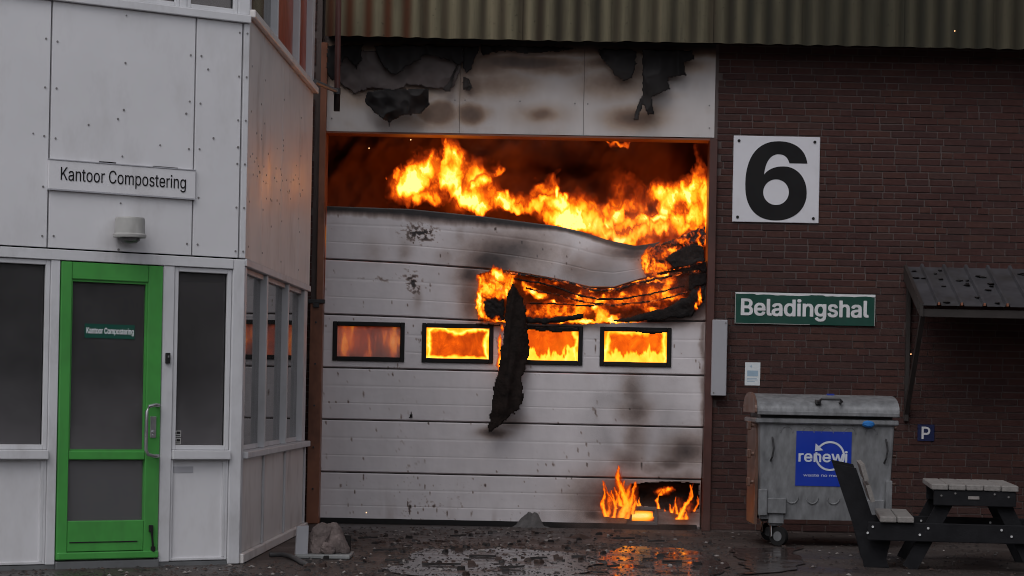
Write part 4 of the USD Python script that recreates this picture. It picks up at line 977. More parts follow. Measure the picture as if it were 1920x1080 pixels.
# burnt hole
HOLEF = [(935, 520, 20, 14, .9), (920, 545, 18, 14, .9), (945, 548, 14, 16, .85), (905, 530, 6, 14, .75), (955, 525, 10, 20, .75), (902, 570, 6, 24, .75), (908, 596, 12, 6, .8), (935, 603, 16, 4, .75),
         (996, 548, 14, 7, .95), (985, 540, 8, 8, .9), (1016, 556, 12, 6, .9), (1040, 566, 10, 3, .8), (1010, 585, 40, 14, .46), (1060, 580, 50, 16, .47), (1072, 596, 12, 9, .95), (1090, 582, 9, 14, .85), (1130, 592, 12, 16, 1.0), (1118, 572, 7, 14, .85), (1150, 598, 14, 6, .85), (1100, 603, 50, 4, 1.1), (1165, 604, 40, 3, 1.05), (1052, 600, 12, 4, .9),
         (1095, 534, 12, 4, 1.0), (1108, 541, 8, 4, 1.0), (1146, 541, 8, 4, 1.1), (1162, 533, 6, 6, 1.0), (1200, 526, 40, 3, .95), (1245, 517, 20, 3, 1.0), (1232, 548, 40, 12, .58), (1258, 558, 26, 7, .62), (1226, 580, 16, 4, .8), (1180, 567, 70, 16, .48), (1100, 562, 60, 12, .38), (1085, 556, 6, 6, .95), (1030, 530, 50, 7, .36), (1256, 530, 10, 10, .7), (1130, 562, 6, 8, .8), (1168, 553, 6, 4, .9), (1245, 548, 4, 6, .9)]
hclip = lambda X, Y: in_poly(HOLE.buffer(6), X, Y, 9, 77)
fire('flames burning through the hole in the second panel', fire_field(HOLEF, 7, 71, 14, 12, .6, .08, clip=hclip), (880, 1336, 494, 616), 0.20, .05, .02, seed=9, mat='flame_fine', step=1.4)
fire('flame licking out at the left rim of the burnt hole', fire_field([(933, 516, 16, 12, .9), (915, 540, 16, 14, .8), (903, 560, 6, 20, .8), (950, 535, 8, 24, .75), (905, 590, 8, 10, .75), (925, 600, 18, 5, .7), (898, 528, 8, 14, .7), (940, 550, 18, 10, .8), (896, 556, 7, 16, .75), (900, 580, 6, 12, .7)], 8, 171, 11, 15, .7, .15), (872, 966, 488, 614), 0.03, .03, .02, seed=10, mat='flame_fine', step=1.2)
fire('small flame on the left edge of the hanging skin', fire_field([(937, 650, 4, 20, .8), (938, 680, 6, 16, .95), (942, 615, 3, 8, .7)], 4, 181, 8, 12, .4, .12), (924, 952, 600, 712), 0.0, .02, .01, seed=11, mat='flame_fine', step=1.2)
fire('flames round the curled right end of the top panel', fire_field([(1212, 490, 8, 26, .85), (1225, 505, 10, 18, .8), (1222, 475, 12, 14, .6), (1245, 478, 22, 8, .6), (1262, 470, 18, 7, .7), (1280, 452, 16, 6, .55), (1240, 500, 20, 7, .8), (1270, 492, 16, 5, .6), (1312, 445, 5, 20, .75), (1310, 478, 6, 14, .65)], 9, 191, 12, 14, .75, .13), (1196, 1330, 424, 524), -0.03, .03, .02, seed=12, mat='flame_fine', step=1.2)
fire('thin flame at the right end of the burnt hole', fire_field([(1312, 556, 4, 14, .8), (1306, 574, 3, 8, .7)], 4, 195, 8, 10, .4, .12), (1296, 1326, 530, 590), 0.0, .02, .01, seed=13, mat='flame_fine', step=1.2)
# lower hole: thin tongues
def tongues(paths, seed, warp=4.0):
    def f(X, Y):
        WX = X + warp * 2 * (pxnoise(X, Y, 9, 14, seed, 3) - .5) + warp * (pxnoise(X, Y, 3.5, 6, seed + 1, 2) - .5)
        h = np.zeros_like(X) - .2
        for p, w0, s in paths:
            px_, py_ = np.array(p, float).T
            o = np.argsort(py_)
            cx = np.interp(Y, py_[o], px_[o])
            t = (Y - py_.min()) / (py_.max() - py_.min())
            w = 1.3 * w0 * np.clip(0.25 + 0.9 * t, 0.05, 1)
            e = s * (0.55 + 0.45 * t) * np.exp(-((WX - cx) / w) ** 2)
            h = np.maximum(h, np.where((t > 0) & (t < 1), e, -.2))
        return h - 0.14
    return f
fire('thin flames climbing the lowest panel left of the lit flap', tongues([([(1131, 900), (1136, 925), (1130, 945), (1136, 970)], 4, .85), ([(1133, 902), (1142, 928), (1152, 946), (1154, 962), (1146, 971)], 3, .75), ([(1158, 872), (1159, 900), (1168, 925), (1176, 945), (1165, 972)], 8, .95), ([(1171, 900), (1166, 920), (1172, 940), (1176, 960)], 5, .85), ([(1192, 902), (1186, 925), (1180, 945), (1168, 968)], 6, .9), ([(1152, 912), (1158, 930), (1166, 950)], 5, .8), ([(1140, 940), (1141, 955), (1138, 970)], 5, .8), ([(1192, 935), (1196, 950)], 2.5, .9), ([(1199, 930), (1199, 949)], 2, .9), ([(1184, 905), (1178, 918), (1172, 935)], 7, .7), ([(1147, 918), (1150, 935), (1156, 955)], 4, .8), ([(1163, 905), (1160, 925), (1154, 950), (1150, 972)], 4, .8), ([(1186, 915), (1190, 940), (1184, 965)], 4, .8), ([(1178, 930), (1182, 950), (1176, 974)], 4, .85)], 401), (1120, 1216, 866, 976), 0.03, .025, .01, seed=14, mat='flame_fine', step=1.0)
fire('thin flames in the lowest panel right of the lit flap', tongues([([(1236, 922), (1231, 938), (1236, 955)], 3, .9), ([(1294, 908), (1298, 930), (1284, 950), (1272, 975)], 5, .95), ([(1265, 945), (1262, 955), (1260, 963)], 3, .8), ([(1256, 943), (1259, 962)], 2.5, .85), ([(1288, 958), (1286, 975)], 5, .8), ([(1309, 926), (1309, 945), (1300, 960)], 2.5, .7), ([(1276, 950), (1278, 975)], 5, .8), ([(1247, 950), (1249, 960)], 2, .6), ([(1300, 905), (1294, 925), (1290, 945)], 3, .7), ([(1270, 930), (1266, 945), (1270, 965)], 3, .8), ([(1284, 940), (1282, 960)], 4, .8), ([(1240, 915), (1236, 930)], 4, .7)], 431), (1224, 1320, 902, 980), 0.03, .025, .01, seed=15, mat='flame_fine', step=1.0)
fire('faint orange glow of burning gas round the lit flap', fire_field([(1150, 945, 22, 26, .34), (1178, 935, 20, 26, .36), (1280, 955, 26, 18, .30), (1160, 905, 8, 20, .3)], 6, 451, 14, 18, .5, .05), (1110, 1322, 870, 990), 0.05, .03, .01, seed=19, step=1.6)
fire('short orange flame inside the dark hole of the lowest panel', fire_field([(1242, 922, 14, 8, .6), (1254, 918, 12, 5, .5)], 4, 441, 10, 10, .4, .1), (1224, 1276, 906, 940), 0.22, .02, .01, seed=16, mat='flame_fine', step=1.2)
fire('glow of fire in the lit flap near the ground', lambda X, Y: 1.02 - 0.45 * np.abs((X - 1201) / 24) ** 3 - 0.5 * np.clip((Y - 969) / 8, 0, 1) - .5 * np.clip((964 - Y) / 6, 0, 1), (1178, 1230, 953, 982), 0.24, .03, .005, seed=17)
# fire deep in the hall behind the door, and its smoke
fire('broad body of fire inside the hall behind the door', fire_field([(690, 455, 90, 30, .8), (860, 650, 100, 50, .42), (1040, 650, 120, 60, .46), (1190, 640, 110, 60, .46), (1240, 500, 80, 70, .6), (1000, 560, 140, 40, .5)], 26, 501, 50, 60, .4, .1), (605, 1320, 425, 720), 0.72, .10, .05, step=4, seed=18)
for i, (px, py, y) in enumerate(((687, 961, -0.5), (735, 995, -0.9), (692, 278, -0.1), (770, 262, -0.2), (1790, 58, -1.2), (1708, 664, -0.6))):
    s = trimesh.creation.icosphere(1, 0.006)
    s.apply_translation(at(px, py, y))
    s.vertices = s.vertices + 0.003 * (noise(s.vertices * 300, 3)[:, None] - .5)
    obj('spark', s, 'spark', label=['glowing spark before the foot of the door on the left', 'spark just above the ground by the door', 'spark in the door opening left of the flames', 'spark under the lintel', 'spark in front of the right hand cladding', 'spark by the post of the lean-to roof'][i], cat='spark')
def smoke_mesh():
    nx, nz = 150, 60
    X, Z = np.meshgrid(np.linspace(-2.6, 2.6, nx), np.linspace(1.9, 5.0, nz))
    n = fbm(np.stack([X * 1.5, Z * 1.5, 0 * X], -1), 5, 91)
    w = np.clip(1 - (X / 2.6) ** 8, 0, 1) * np.clip((Z - 1.9) * 3, 0, 1) * np.clip((5.0 - Z) * 3, 0, 1)
    front = np.stack([X, 2.1 - 1.2 * w * (n - .1), Z], -1).reshape(-1, 3)
    back = np.stack([X, 2.1 + 0.8 * w * (1 - n) + .01, Z], -1).reshape(-1, 3)
    i = np.arange(nx * nz).reshape(nz, nx)
    a, b, c, d = i[:-1, :-1].ravel(), i[:-1, 1:].ravel(), i[1:, 1:].ravel(), i[1:, :-1].ravel()
    f = np.vstack([np.stack([a, b, c], 1), np.stack([a, c, d], 1)])
    return np.vstack([front, back]), np.vstack([f, f[:, ::-1] + nx * nz])
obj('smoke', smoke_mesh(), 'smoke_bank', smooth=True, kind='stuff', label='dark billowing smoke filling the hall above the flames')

for nm, c, r, dens, col, lab in (('steam_ground', (1.35, -0.75, 0.10), (1.5, 0.65, 0.30), 1.6, (0.50, 0.40, 0.37), 'brownish steam drifting over the wet ground before the lit flap'),
                            ('smoke_veil', (1.15, -0.28, 2.75), (0.95, 0.32, 0.85), 2.6, (0.42, 0.37, 0.36), 'grey smoke veil curling up before the burnt right end of the door'),
                            ('smoke_low', (1.25, -0.22, 1.15), (0.75, 0.24, 0.80), 5.0, (0.13, 0.14, 0.14), 'dark smoke rising along the door above the lowest flames'),
                            ('smoke_lintel', (0.1, -0.30, 4.25), (2.1, 0.30, 0.75), 1.8, (0.30, 0.27, 0.26), 'thin smoke hanging before the lintel panels')):
    puff_look(nm, c, r, dens, col)
    m = trimesh.creation.icosphere(3, 1.0)
    m.vertices = m.vertices * np.array(r) * 1.0 + np.array(c)
    obj('smoke', m, nm, kind='stuff', label=lab)

# ================================================================== signs and boxes on the brick wall
six = thing('number_sign', 'square white sign with a large black 6', 'sign', (2.63, -0.004, 3.57))
obj('plate', hall_f.box(2.192, 3.067, 3.134, 4.006, 0.004, 0.018, 0.004), 'sign_plate', six)
def bez(p0, p1, p2, p3, n=14):
    t = np.linspace(0, 1, n)[:, None]
    p0, p1, p2, p3 = map(np.array, (p0, p1, p2, p3))
    return list(map(tuple, (1 - t) ** 3 * p0 + 3 * (1 - t) ** 2 * t * p1 + 3 * (1 - t) * t * t * p2 + t ** 3 * p3))
o = bez((425, 610), (418, 556), (376, 528), (318, 528)) + bez((318, 528), (232, 528), (194, 596), (194, 690)) + bez((194, 690), (194, 780), (236, 825), (310, 825)) + bez((310, 825), (378, 825), (425, 782), (425, 722)) + bez((425, 722), (425, 662), (386, 622), (338, 622)) + bez((338, 622), (304, 622), (278, 634), (264, 654)) + bez((264, 654), (268, 604), (288, 577), (318, 577)) + bez((318, 577), (340, 577), (352, 590), (358, 610))
hole = Point(0, 0).buffer(1, 24)
dig = Polygon(o).buffer(0).difference(affinity.translate(affinity.scale(hole, 48, 48), 310, 719))
dig = affinity.affine_transform(dig, [1 / 370.0, 0, 0, -1 / 370.0, 2.192 - 148 / 370.0, 4.006 + 510 / 370.0])
obj('numeral', hall_f.poly(dig, 0.0182, 0.0205), 'black_print', six)
for a in (2.245, 3.012):
    for b in (3.182, 3.955):
        obj('screw', hall_f.put(trimesh.creation.cylinder(0.015, 0.008, sections=10).apply_translation([a, b, 0.021])), 'black_rubber', six)

bel = thing('hall_sign', 'long dark green sign with white lettering beside the burning door', 'sign', (2.95, -0.004, 2.26))
obj('plate', hall_f.box(2.237, 3.658, 2.104, 2.424, 0.004, 0.020, 0.003), 'green_sign', bel)
tp = [(2.239, 2.4225), (3.656, 2.4225)] + [(x, 2.4225 - 0.010 - 0.022 * fbm(np.array([[x * 9, 3.0, 0]]), 3, 5)[0] * (1 if (2.45 < x < 3.0 or x > 3.15) else .4)) for x in np.linspace(3.656, 2.239, 60)]
obj('peeled_edge', hall_f.poly(Polygon(tp).buffer(0), 0.0202, 0.0215), 'white_print', bel)
obj('pale_edge', [hall_f.box(2.2385, 2.246, 2.106, 2.40, 0.0202, 0.0212), hall_f.box(2.25, 3.0, 2.106, 2.111, 0.0202, 0.0212), hall_f.box(3.650, 3.6565, 2.106, 2.39, 0.0202, 0.0212)], 'lamp_plastic', bel)
tx = text_mesh('Beladingshal', 0.160, 0.003, True)
tx.vertices[:, 0] *= 1.290 / (tx.bounds[1, 0] - tx.bounds[0, 0])
tx.vertices[:, 0] -= tx.bounds[0, 0]
tx.apply_translation([2.300, 2.195, 0.0203])
obj('lettering', hall_f.put(tx), 'white_print', bel)
for dx, dn in ((-.0025, .0006), (.0025, .0012)):
    t2 = tx.copy()
    t2.apply_translation([dx, 0, dn])
    obj('lettering', hall_f.put(t2), 'white_print', bel)

gb = thing('control_box', 'tall narrow light grey box on the bricks right of the door', 'box', (2.082, -0.03, 1.37))
obj('cover', hall_f.box(2.006, 2.158, 1.370, 2.136, 0.0485, 0.115, 0.006), 'grey_box', gb)
for b in (1.40, 2.105):
    obj('screw', hall_f.put(trimesh.creation.cylinder(0.008, 0.006, sections=8).apply_translation([2.14 if b > 2 else 2.03, b, 0.116])), 'screw_metal', gb)
obj('back_plate', hall_f.box(2.031, 2.15, 1.38, 2.12, 0.004, 0.048), 'grey_box', gb)

nt = thing('notice', 'white paper notice pinned above the waste container', 'notice', (2.43, -0.004, 1.48))
obj('sheet', hall_f.box(2.353, 2.507, 1.482, 1.715, 0.004, 0.009), 'paper', nt)
obj('print', [hall_f.box(2.375, 2.487, 1.575, 1.632, 0.0092, 0.0098)] + [hall_f.box(2.375, 2.375 + w, z, z + 0.006, 0.0092, 0.0098) for z, w in ((1.55, .1), (1.535, .11), (1.52, .08))] + [hall_f.box(2.40, 2.425, 1.672, 1.680, .0092, .0098), hall_f.box(2.412, 2.418, 1.66, 1.69, .0098, .0102)], 'paper_print', nt)

ps = thing('parking_sign', 'small dark blue sign with a white letter P', 'sign', (4.19, -0.004, 1.03))
obj('plate', hall_f.box(4.112, 4.282, 0.952, 1.120, 0.004, 0.014, 0.003), 'blue_sign', ps)
tx = text_mesh('P', 0.118, 0.002, True)
tx.vertices[:, 0] -= tx.bounds[0, 0]
tx.apply_translation([4.152, 0.977, 0.0142])
obj('lettering', hall_f.put(tx), 'white_print', ps)

# small label on the pier behind the office
tg = obj('wall_tag', [bbox(-2.135, -2.100, -0.012, -0.004, 1.74, 1.84), bbox(-2.13, -2.105, -0.0135, -0.0125, 1.752, 1.785)], 'paper', label='small blue white tag on the pier behind the office corner', cat='tag')

# ---- drain pipe with its arm
dp = thing('overflow_pipe', 'thin rust brown overflow pipe hanging before the cladding left of the door', 'pipe', at(633, 205, -0.75))
q0, q1 = at(631.5, 208, -0.75), at(635.5, -60, -0.75)
obj('pipe', rod(q0, q1, 0.029, 14), 'rust_pipe', dp, smooth=40)
obj('pipe_end', rod(q0 - [0, 0, 0.002], q0 + [0, 0, 0.20], 0.0305, 14), 'char_brown', dp, smooth=40)
e = at(632, 171, -0.75)
w = sd.pt(4.55, e[2] + 0.02, 0.02)
obj('arm', rod(w, e, 0.022, 10), 'zinc_grey', dp, smooth=40)
obj('clamp', rod(e - [0, 0, .03], e + [0, 0, .03], 0.036, 14), 'dark_metal', dp, smooth=40)

# ---- lean-to roof on the right
cn = thing('lean_to_roof', 'small lean-to roof of ribbed grey sheet on the brick wall', 'canopy', (5.0, -0.5, 2.3))
XL, Z1, Z0, YF = 3.96, 2.715, 2.29, -1.02
def ribbed(x0, x1, z_off=0.0):
    prof = []
    x = x0
    while x < x1 - 1e-6:
        for dx, h in ((0.0, 0), (0.14, 0), (0.152, .034), (0.176, .034), (0.188, 0)):
            if x + dx <= x1:
                prof.append((x + dx, h))
        x += 0.222
    prof.append((x1, 0))
    P_ = np.array(prof)
    V, Fc = [], []
    n = len(P_)
    for th in (0.0, -0.004):
        for (yy, zz) in ((-0.002, Z1), (YF, Z0)):
            V.append(np.stack([P_[:, 0], np.full(n, yy), zz + P_[:, 1] + th + z_off], -1))
    for i in range(n - 1):
        Fc += [(i, n + i, n + i + 1), (i, n + i + 1, i + 1), (2 * n + i, 3 * n + i + 1, 3 * n + i), (2 * n + i, 2 * n + i + 1, 3 * n + i + 1), (n + i, 3 * n + i, 3 * n + i + 1), (n + i, 3 * n + i + 1, n + i + 1), (i, 2 * n + i + 1, 2 * n + i), (i, i + 1, 2 * n + i + 1)]
    return np.vstack(V), np.array(Fc)
obj('roof_sheet', ribbed(XL, XL + 1.332), 'sheet_roof', cn)
obj('roof_sheet', ribbed(XL + 1.30, XL + 2.85, 0.006), 'sheet_roof', cn)
obj('edge_board', trimesh.Trimesh([(XL - .02, y, z) for y, z in ((0.0, Z1 + .02), (0.0, Z1 - .13), (YF, Z0 + .02), (YF, Z0 - .11))] + [(XL + .012, y, z) for y, z in ((0.0, Z1 + .02), (0.0, Z1 - .13), (YF, Z0 + .02), (YF, Z0 - .11))]).convex_hull, 'bracket_paint', cn)
obj('front_rail', bbox(XL + .013, XL + 2.85, YF + .03, YF + .09, Z0 - .115, Z0 - .035, .004), 'bracket_paint', cn)
for xx in (XL + .03, XL + 2.7):
    obj('brace', [bar((xx, YF + .1, Z0 - .06), (xx, -0.02, 1.22), .045, .055, (1, 0, 0)), bbox(xx - .022, xx + .022, -0.055, -0.004, 1.15, Z1 - .14, .004)], 'bracket_paint', cn)
for k in range(6):
    x = XL + .176 * 0 + 0.164 + .222 * k
    obj('rib_cap', bbox(x - .011, x + .011, YF - .006, YF + .01, Z0 + .0, Z0 + .03, .003), 'rust_steel', cn)
for i in range(26):
    t = rng.uniform(.1, .95); x = XL + rng.uniform(.03, 1.5)
    if ((x - XL) % .222) > .13:
        x -= .09
    y = YF * t; z = Z1 + (Z0 - Z1) * t + .008
    lf = trimesh.creation.icosphere(1, 0.03); lf.apply_scale([rng.uniform(.6, 1.5), rng.uniform(.6, 1.6), .22]); lf.apply_translation([x, y, z])
    lf.vertices += 0.012 * (noise(lf.vertices * 60, i)[:, None] - .5)
    obj('roof_litter', lf, 'debris_dark', label='dark clump of litter on the lean-to roof', cat='litter', group='dark litter lying on the lean-to roof')

# ================================================================== waste container
YB = -2.30
def bx(px): return float(at(px, 880, YB)[0])
def bz(py): return float(at(1550, py, YB)[2])
bin_ = thing('waste_container', 'galvanised steel wheeled waste container with a curved lid and blue sticker', 'container', (2.9, YB + .5, 0))
L0, L1 = bx(1421), bx(1677)
ZT, ZB = bz(796), 0.245
def tub(x0, x1, y0, y1, z0, z1, tx, ty):
    p = [(x0, y0, z1), (x1, y0, z1), (x1, y1, z1), (x0, y1, z1), (x0 + tx, y0 + ty, z0), (x1 - tx, y0 + ty, z0), (x1 - tx, y1 - ty, z0), (x0 + tx, y1 - ty, z0)]
    e = .03
    q = []
    for (x, y, z) in p:
        cx, cy = (x0 + x1) / 2, (y0 + y1) / 2
        sx, sy = np.sign(cx - x), np.sign(cy - y)
        q += [(x + sx * e, y, z), (x, y + sy * e, z), (x + sx * e * .3, y + sy * e * .3, z)]
    return trimesh.Trimesh(q).convex_hull
DB = 1.02
obj('body', tub(L0, L1, YB, YB + DB, ZB, ZT, 0.035, 0.05), 'galvanised', bin_, smooth=30)
rimz = ZT
obj('rim', [bbox(L0 - .03, L1 + .03, YB - .035, YB + .02, rimz, rimz + .05, .012), bbox(L0 - .03, L1 + .03, YB + DB - .02, YB + DB + .035, rimz, rimz + .05, .012), bbox(L0 - .03, L0 + .02, YB + .02, YB + DB - .02, rimz, rimz + .05, .012), bbox(L1 - .02, L1 + .03, YB + .02, YB + DB - .02, rimz, rimz + .05, .012)], 'galvanised', bin_)
# curved lid
cy, cz, R_ = YB + DB / 2, ZT + .108, DB / 2 + .045
ang = np.linspace(0, math.pi, 28)
prof2 = [(cy - R_ * math.cos(t), cz + .30 * R_ * math.sin(t) ** .8 * 1.0) for t in ang]
def lid(x0, x1, th=.008):
    V = []
    n = len(prof2)
    for x in (x0, x1):
        V += [(x, y, z) for y, z in prof2]
    V = np.array(V)
    Fc = []
    for i in range(n - 1):
        Fc += [(i, i + 1, n + i + 1), (i, n + i + 1, n + i)]
    for s in (0, 1):
        for i in range(1, n - 1):
            Fc.append((s * n, s * n + i + 1, s * n + i) if s == 0 else (n, n + i, n + i + 1))
    Fc += [(0, n, 2 * n - 1), (0, 2 * n - 1, n - 1)]
    m = trimesh.Trimesh(V, Fc); m.fix_normals()
    return m
ld = obj('lid', lid(L0 - .02, L1 + .03), 'galvanised', bin_, smooth=35)
obj('lid_lip', [bbox(L0 - .02, L1 + .03, cy - R_ - .012, cy - R_ + .01, cz - .028, cz + .008, .004)], 'galvanised', ld)
obj('lid_end', [extrude_x for extrude_x in [Face((L0 - .022, 0, 0), (0, -1)).poly(Polygon([(-y, z) for y, z in prof2]).buffer(.012), 0.0, 0.02)]], 'galvanised_fire_lit', ld)
obj('gap_shade_fill', bbox(L0 + .02, L1 - .02, YB + .04, YB + DB - .04, ZT - .01, cz + .02), 'dark_metal', bin_)  # dark box added in the lid gap, standing for its shade
# handle on the lid
hx0, hx1 = bx(1531), bx(1573)
hy = cy - R_ - .02
hz = cz + .105
yl = cy - R_ * .90
obj('lid_handle', [tube([(hx0, yl + .02, hz - .01), (hx0, hy - .035, hz), (hx0 + .02, hy - .05, hz + .02), (hx1 - .02, hy - .05, hz + .02), (hx1, hy - .035, hz), (hx1, yl + .02, hz - .01)], .012, 8), bbox(hx0 - .025, hx0 + .025, yl - .05, yl + .03, hz - .03, hz + .012, .004)], 'dark_metal', ld)
# embossed ribs of the body
def arc(px, py, up):
    a = np.linspace(0, math.pi, 9)
    x, z = bx(px), bz(py)
    s = 1 if up else -1
    n = (ZT - z) / (ZT - ZB) * .05
    return tube([(x + .055 * math.cos(t), YB + n - .002, z + s * .055 * math.sin(t)) for t in a], .006, 6)
for px in (1474, 1514, 1550, 1592, 1632):
    obj('embossing', arc(px, 812, True), 'galvanised', bin_)
for px in (1487, 1525, 1565, 1605):
    obj('embossing', arc(px, 934, False), 'galvanised', bin_)
for px in (1447, 1660):
    x = bx(px)
    obj('side_handle', tube([(x, YB + .0, bz(822)), (x, YB - .03, bz(826)), (x + .012, YB - .035, bz(842)), (x, YB - .03, bz(858)), (x - .01, YB + .02, bz(866))], .009, 7), 'dark_metal', bin_)
# left side: lifting trunnions and hooks, fire light put into their colour
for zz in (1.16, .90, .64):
    obj('side_fitting', [rod((L0 - .02, YB + .20, zz - .06), (L0 - .075, YB + .20, zz - .06), .018, 8), bbox(L0 - .08, L0 - .05, YB + .15, YB + .25, zz - .10, zz - .02, .006), rod((L1 + .0, YB + .3, zz - .06), (L1 + .06, YB + .3, zz - .06), .016, 8)], 'galvanised_fire_lit', bin_)
obj('side_plate', [tub(L0 - .014, L0 + .02, YB + .10, YB + DB - .10, .19, ZT - .005, .0, .05)], 'galvanised_fire_lit', bin_)
obj('side_plate', bbox(L1 - .075, L1 - .018, YB - .012, YB + .03, .35, .62, .004), 'galvanised', bin_)
obj('side_plate', bbox(bx(1421) + .012, bx(1440), YB + .01, YB + .05, .28, .52, .004), 'galvanised', bin_)
# feet and castors
for px, front in ((1458, 1), (1642, 1), (1458, 0), (1642, 0)):
    x = bx(px)
    y = YB + .12 if front else YB + DB - .12
    s = -1 if front else 1
    ft = obj('foot', [bbox(x - .085, x + .085, y - .12 if front else y - .02, y + .02 if front else y + .12, .30, .44, .006), bbox(x - .07, x + .07, y - .09, y + .07, .205, .298, .006)], 'galvanised', bin_)
    cs = obj('castor', [bbox(x - .06, x + .06, y - .06, y + .06, .185, .204, .003), trimesh.Trimesh([(x - .035 + dx, y + dy, z) for dx, dy, z in ((-.008, -.05, .184), (-.008, .05, .184), (.0, -.05, .184), (.0, .05, .184), (-.008, -.09, .09), (0, -.09, .09), (-.008, -.03, .07), (0, -.03, .07))]).convex_hull,
                            trimesh.Trimesh([(x + .04 + dx, y + dy, z) for dx, dy, z in ((-.008, -.05, .184), (-.008, .05, .184), (.0, -.05, .184), (.0, .05, .184), (-.008, -.09, .09), (0, -.09, .09), (-.008, -.03, .07), (0, -.03, .07))]).convex_hull], 'galvanised', bin_)
    wh = trimesh.creation.cylinder(.088, .046, sections=26)
    wh.apply_transform(trimesh.transformations.rotation_matrix(math.pi / 2 + .0, [0, 1, 0]))
    wh.apply_transform(trimesh.transformations.rotation_matrix(.9, [0, 0, 1]))
    wh.apply_translation([x + .03, y - .06, .0885])
    obj('wheel', wh, 'black_rubber', bin_, smooth=40)
    hb = trimesh.creation.cylinder(.045, .052, sections=18)
    hb.apply_transform(trimesh.transformations.rotation_matrix(math.pi / 2, [0, 1, 0]))
    hb.apply_transform(trimesh.transformations.rotation_matrix(.9, [0, 0, 1]))
    hb.apply_translation([x + .03, y - .06, .0885])
    obj('hub', hb, 'galvanised', bin_, smooth=40)
# sticker
bf = Face((0, YB, 0), (1, 0))
tilt = lambda z: -(ZT - z) / (ZT - ZB) * .05
def lean(m):
    m = m.copy()
    m.vertices[:, 1] += (ZT - m.vertices[:, 2]) / (ZT - ZB) * .05
    return m
X0, X1, SZ1, SZ0 = bx(1492), bx(1596), bz(809), bz(912)
stk = obj('sticker', lean(bf.box(X0, X1, SZ0, SZ1, .003, .006)), 'blue_sticker', bin_)
def spx(px, py): return bx(px), bz(py)
tx = text_mesh('renewi', 0.105, 0.0012, True)
w0, z0 = spx(1497, 866)
w1, _ = spx(1589, 866)
tx.vertices[:, 0] -= tx.bounds[0, 0]
tx.vertices[:, 0] *= (w1 - w0) / tx.bounds[1, 0]
tx.vertices[:, 1] *= 0.92
tx.apply_translation([w0, z0, .0062])
obj('sticker_lettering', lean(bf.put(tx)), 'sticker_print', stk)
cx_, cz_ = spx(1556, 855)
rr = .137
a = np.linspace(math.radians(140), math.radians(-75), 50)
a2 = np.linspace(math.radians(-75), math.radians(-195), 30)
ring = Polygon([(cx_ + rr * math.cos(t), cz_ + rr * math.sin(t)) for t in a] + [(cx_ + (rr - .018) * math.cos(t), cz_ + (rr - .018) * math.sin(t)) for t in a[::-1]])
ring2 = Polygon([(cx_ + rr * math.cos(t), cz_ + rr * math.sin(t)) for t in a2] + [(cx_ + (rr - .018) * math.cos(t), cz_ + (rr - .018) * math.sin(t)) for t in a2[::-1]])
ax_, az_ = cx_ + (rr - .009) * math.cos(math.radians(140)), cz_ + (rr - .009) * math.sin(math.radians(140))
arrow = Polygon([(ax_ - .042, az_ - .040), (ax_ - .036, az_ + .032), (ax_ + .034, az_ - .030)])
obj('sticker_ring', lean(bf.poly(unary_union([ring, ring2, arrow]).buffer(0), .0076, .0086)), 'sticker_print', stk)
tx = text_mesh('waste no more', 0.024, 0.001, False)
w0, z0 = spx(1507, 894)
tx.vertices[:, 0] -= tx.bounds[0, 0]
tx.vertices[:, 0] *= .36 / tx.bounds[1, 0]
tx.apply_translation([w0, z0, .0062])
obj('sticker_lettering', lean(bf.put(tx)), 'sticker_print', stk)
lz = cz + .14
ly = cy - R_ * .83
obj('lid_print', bbox(bx(1548), bx(1562), ly - .028, ly - .016, lz + .02, lz + .034), 'blue_sticker', ld)
def rag_mesh():
    m = trimesh.creation.icosphere(3, 1.0)
    v = m.vertices
    v = v * (1 + 0.5 * (fbm(v * 2.2 + 5, 4, 7)[:, None] - .5))
    m.vertices = v * [.055, .025, .032] + [bx(1625), YB - .045, ZT + .012]
    return m
obj('rag', rag_mesh(), 'blue_rag', smooth=True, label='bright blue rag caught under the container lid', cat='rag')

# ================================================================== picnic bench set
pt = thing('picnic_table', 'picnic table with dark timber legs, pale plank top and a bench with a backrest', 'table', (4.0, -4.2, 0))
PH = math.radians(-7.0)
ORG = np.array([3.385, -5.02, 0.0])                     # near left corner of the table top, on the ground
pa, pb = np.array([math.cos(PH * .5), -math.sin(PH * .5) * -1, 0]), np.array([-math.sin(PH), math.cos(PH), 0])
pa = np.array([pb[1], -pb[0], 0])
def pp(a, b, z): return ORG + a * pa + b * pb + np.array([0, 0, z])
def pbox(a0, a1, b0, b1, z0, z1, bev=.006):
    m = bbox(a0, a1, b0, b1, z0, z1, bev)
    v = m.vertices
    m.vertices = ORG + v[:, :1] * pa + v[:, 1:2] * pb + v[:, 2:] * np.array([0, 0, 1])
    return m
TZ = 0.690
for k in range(5):
    a0 = k * .1385
    obj('plank', pbox(a0, a0 + .132, 0.0, 1.50 + rng.uniform(-.006, .006), TZ - .045 + rng.uniform(-.002, .002), TZ), 'plank_wood', pt)
for k in range(2):
    a0 = -0.405 + k * .1385
    obj('seat_plank', pbox(a0, a0 + .132, -.02, 1.46, .375, .420), 'plank_wood', pt)
for k in range(2):
    a0 = .905 + k * .1385
    obj('seat_plank', pbox(a0, a0 + .132, -.02, 1.46, .375, .420), 'plank_wood', pt)
def pbar(p, q, w, h):
    return bar(pp(*p), pp(*q), w, h, pb)
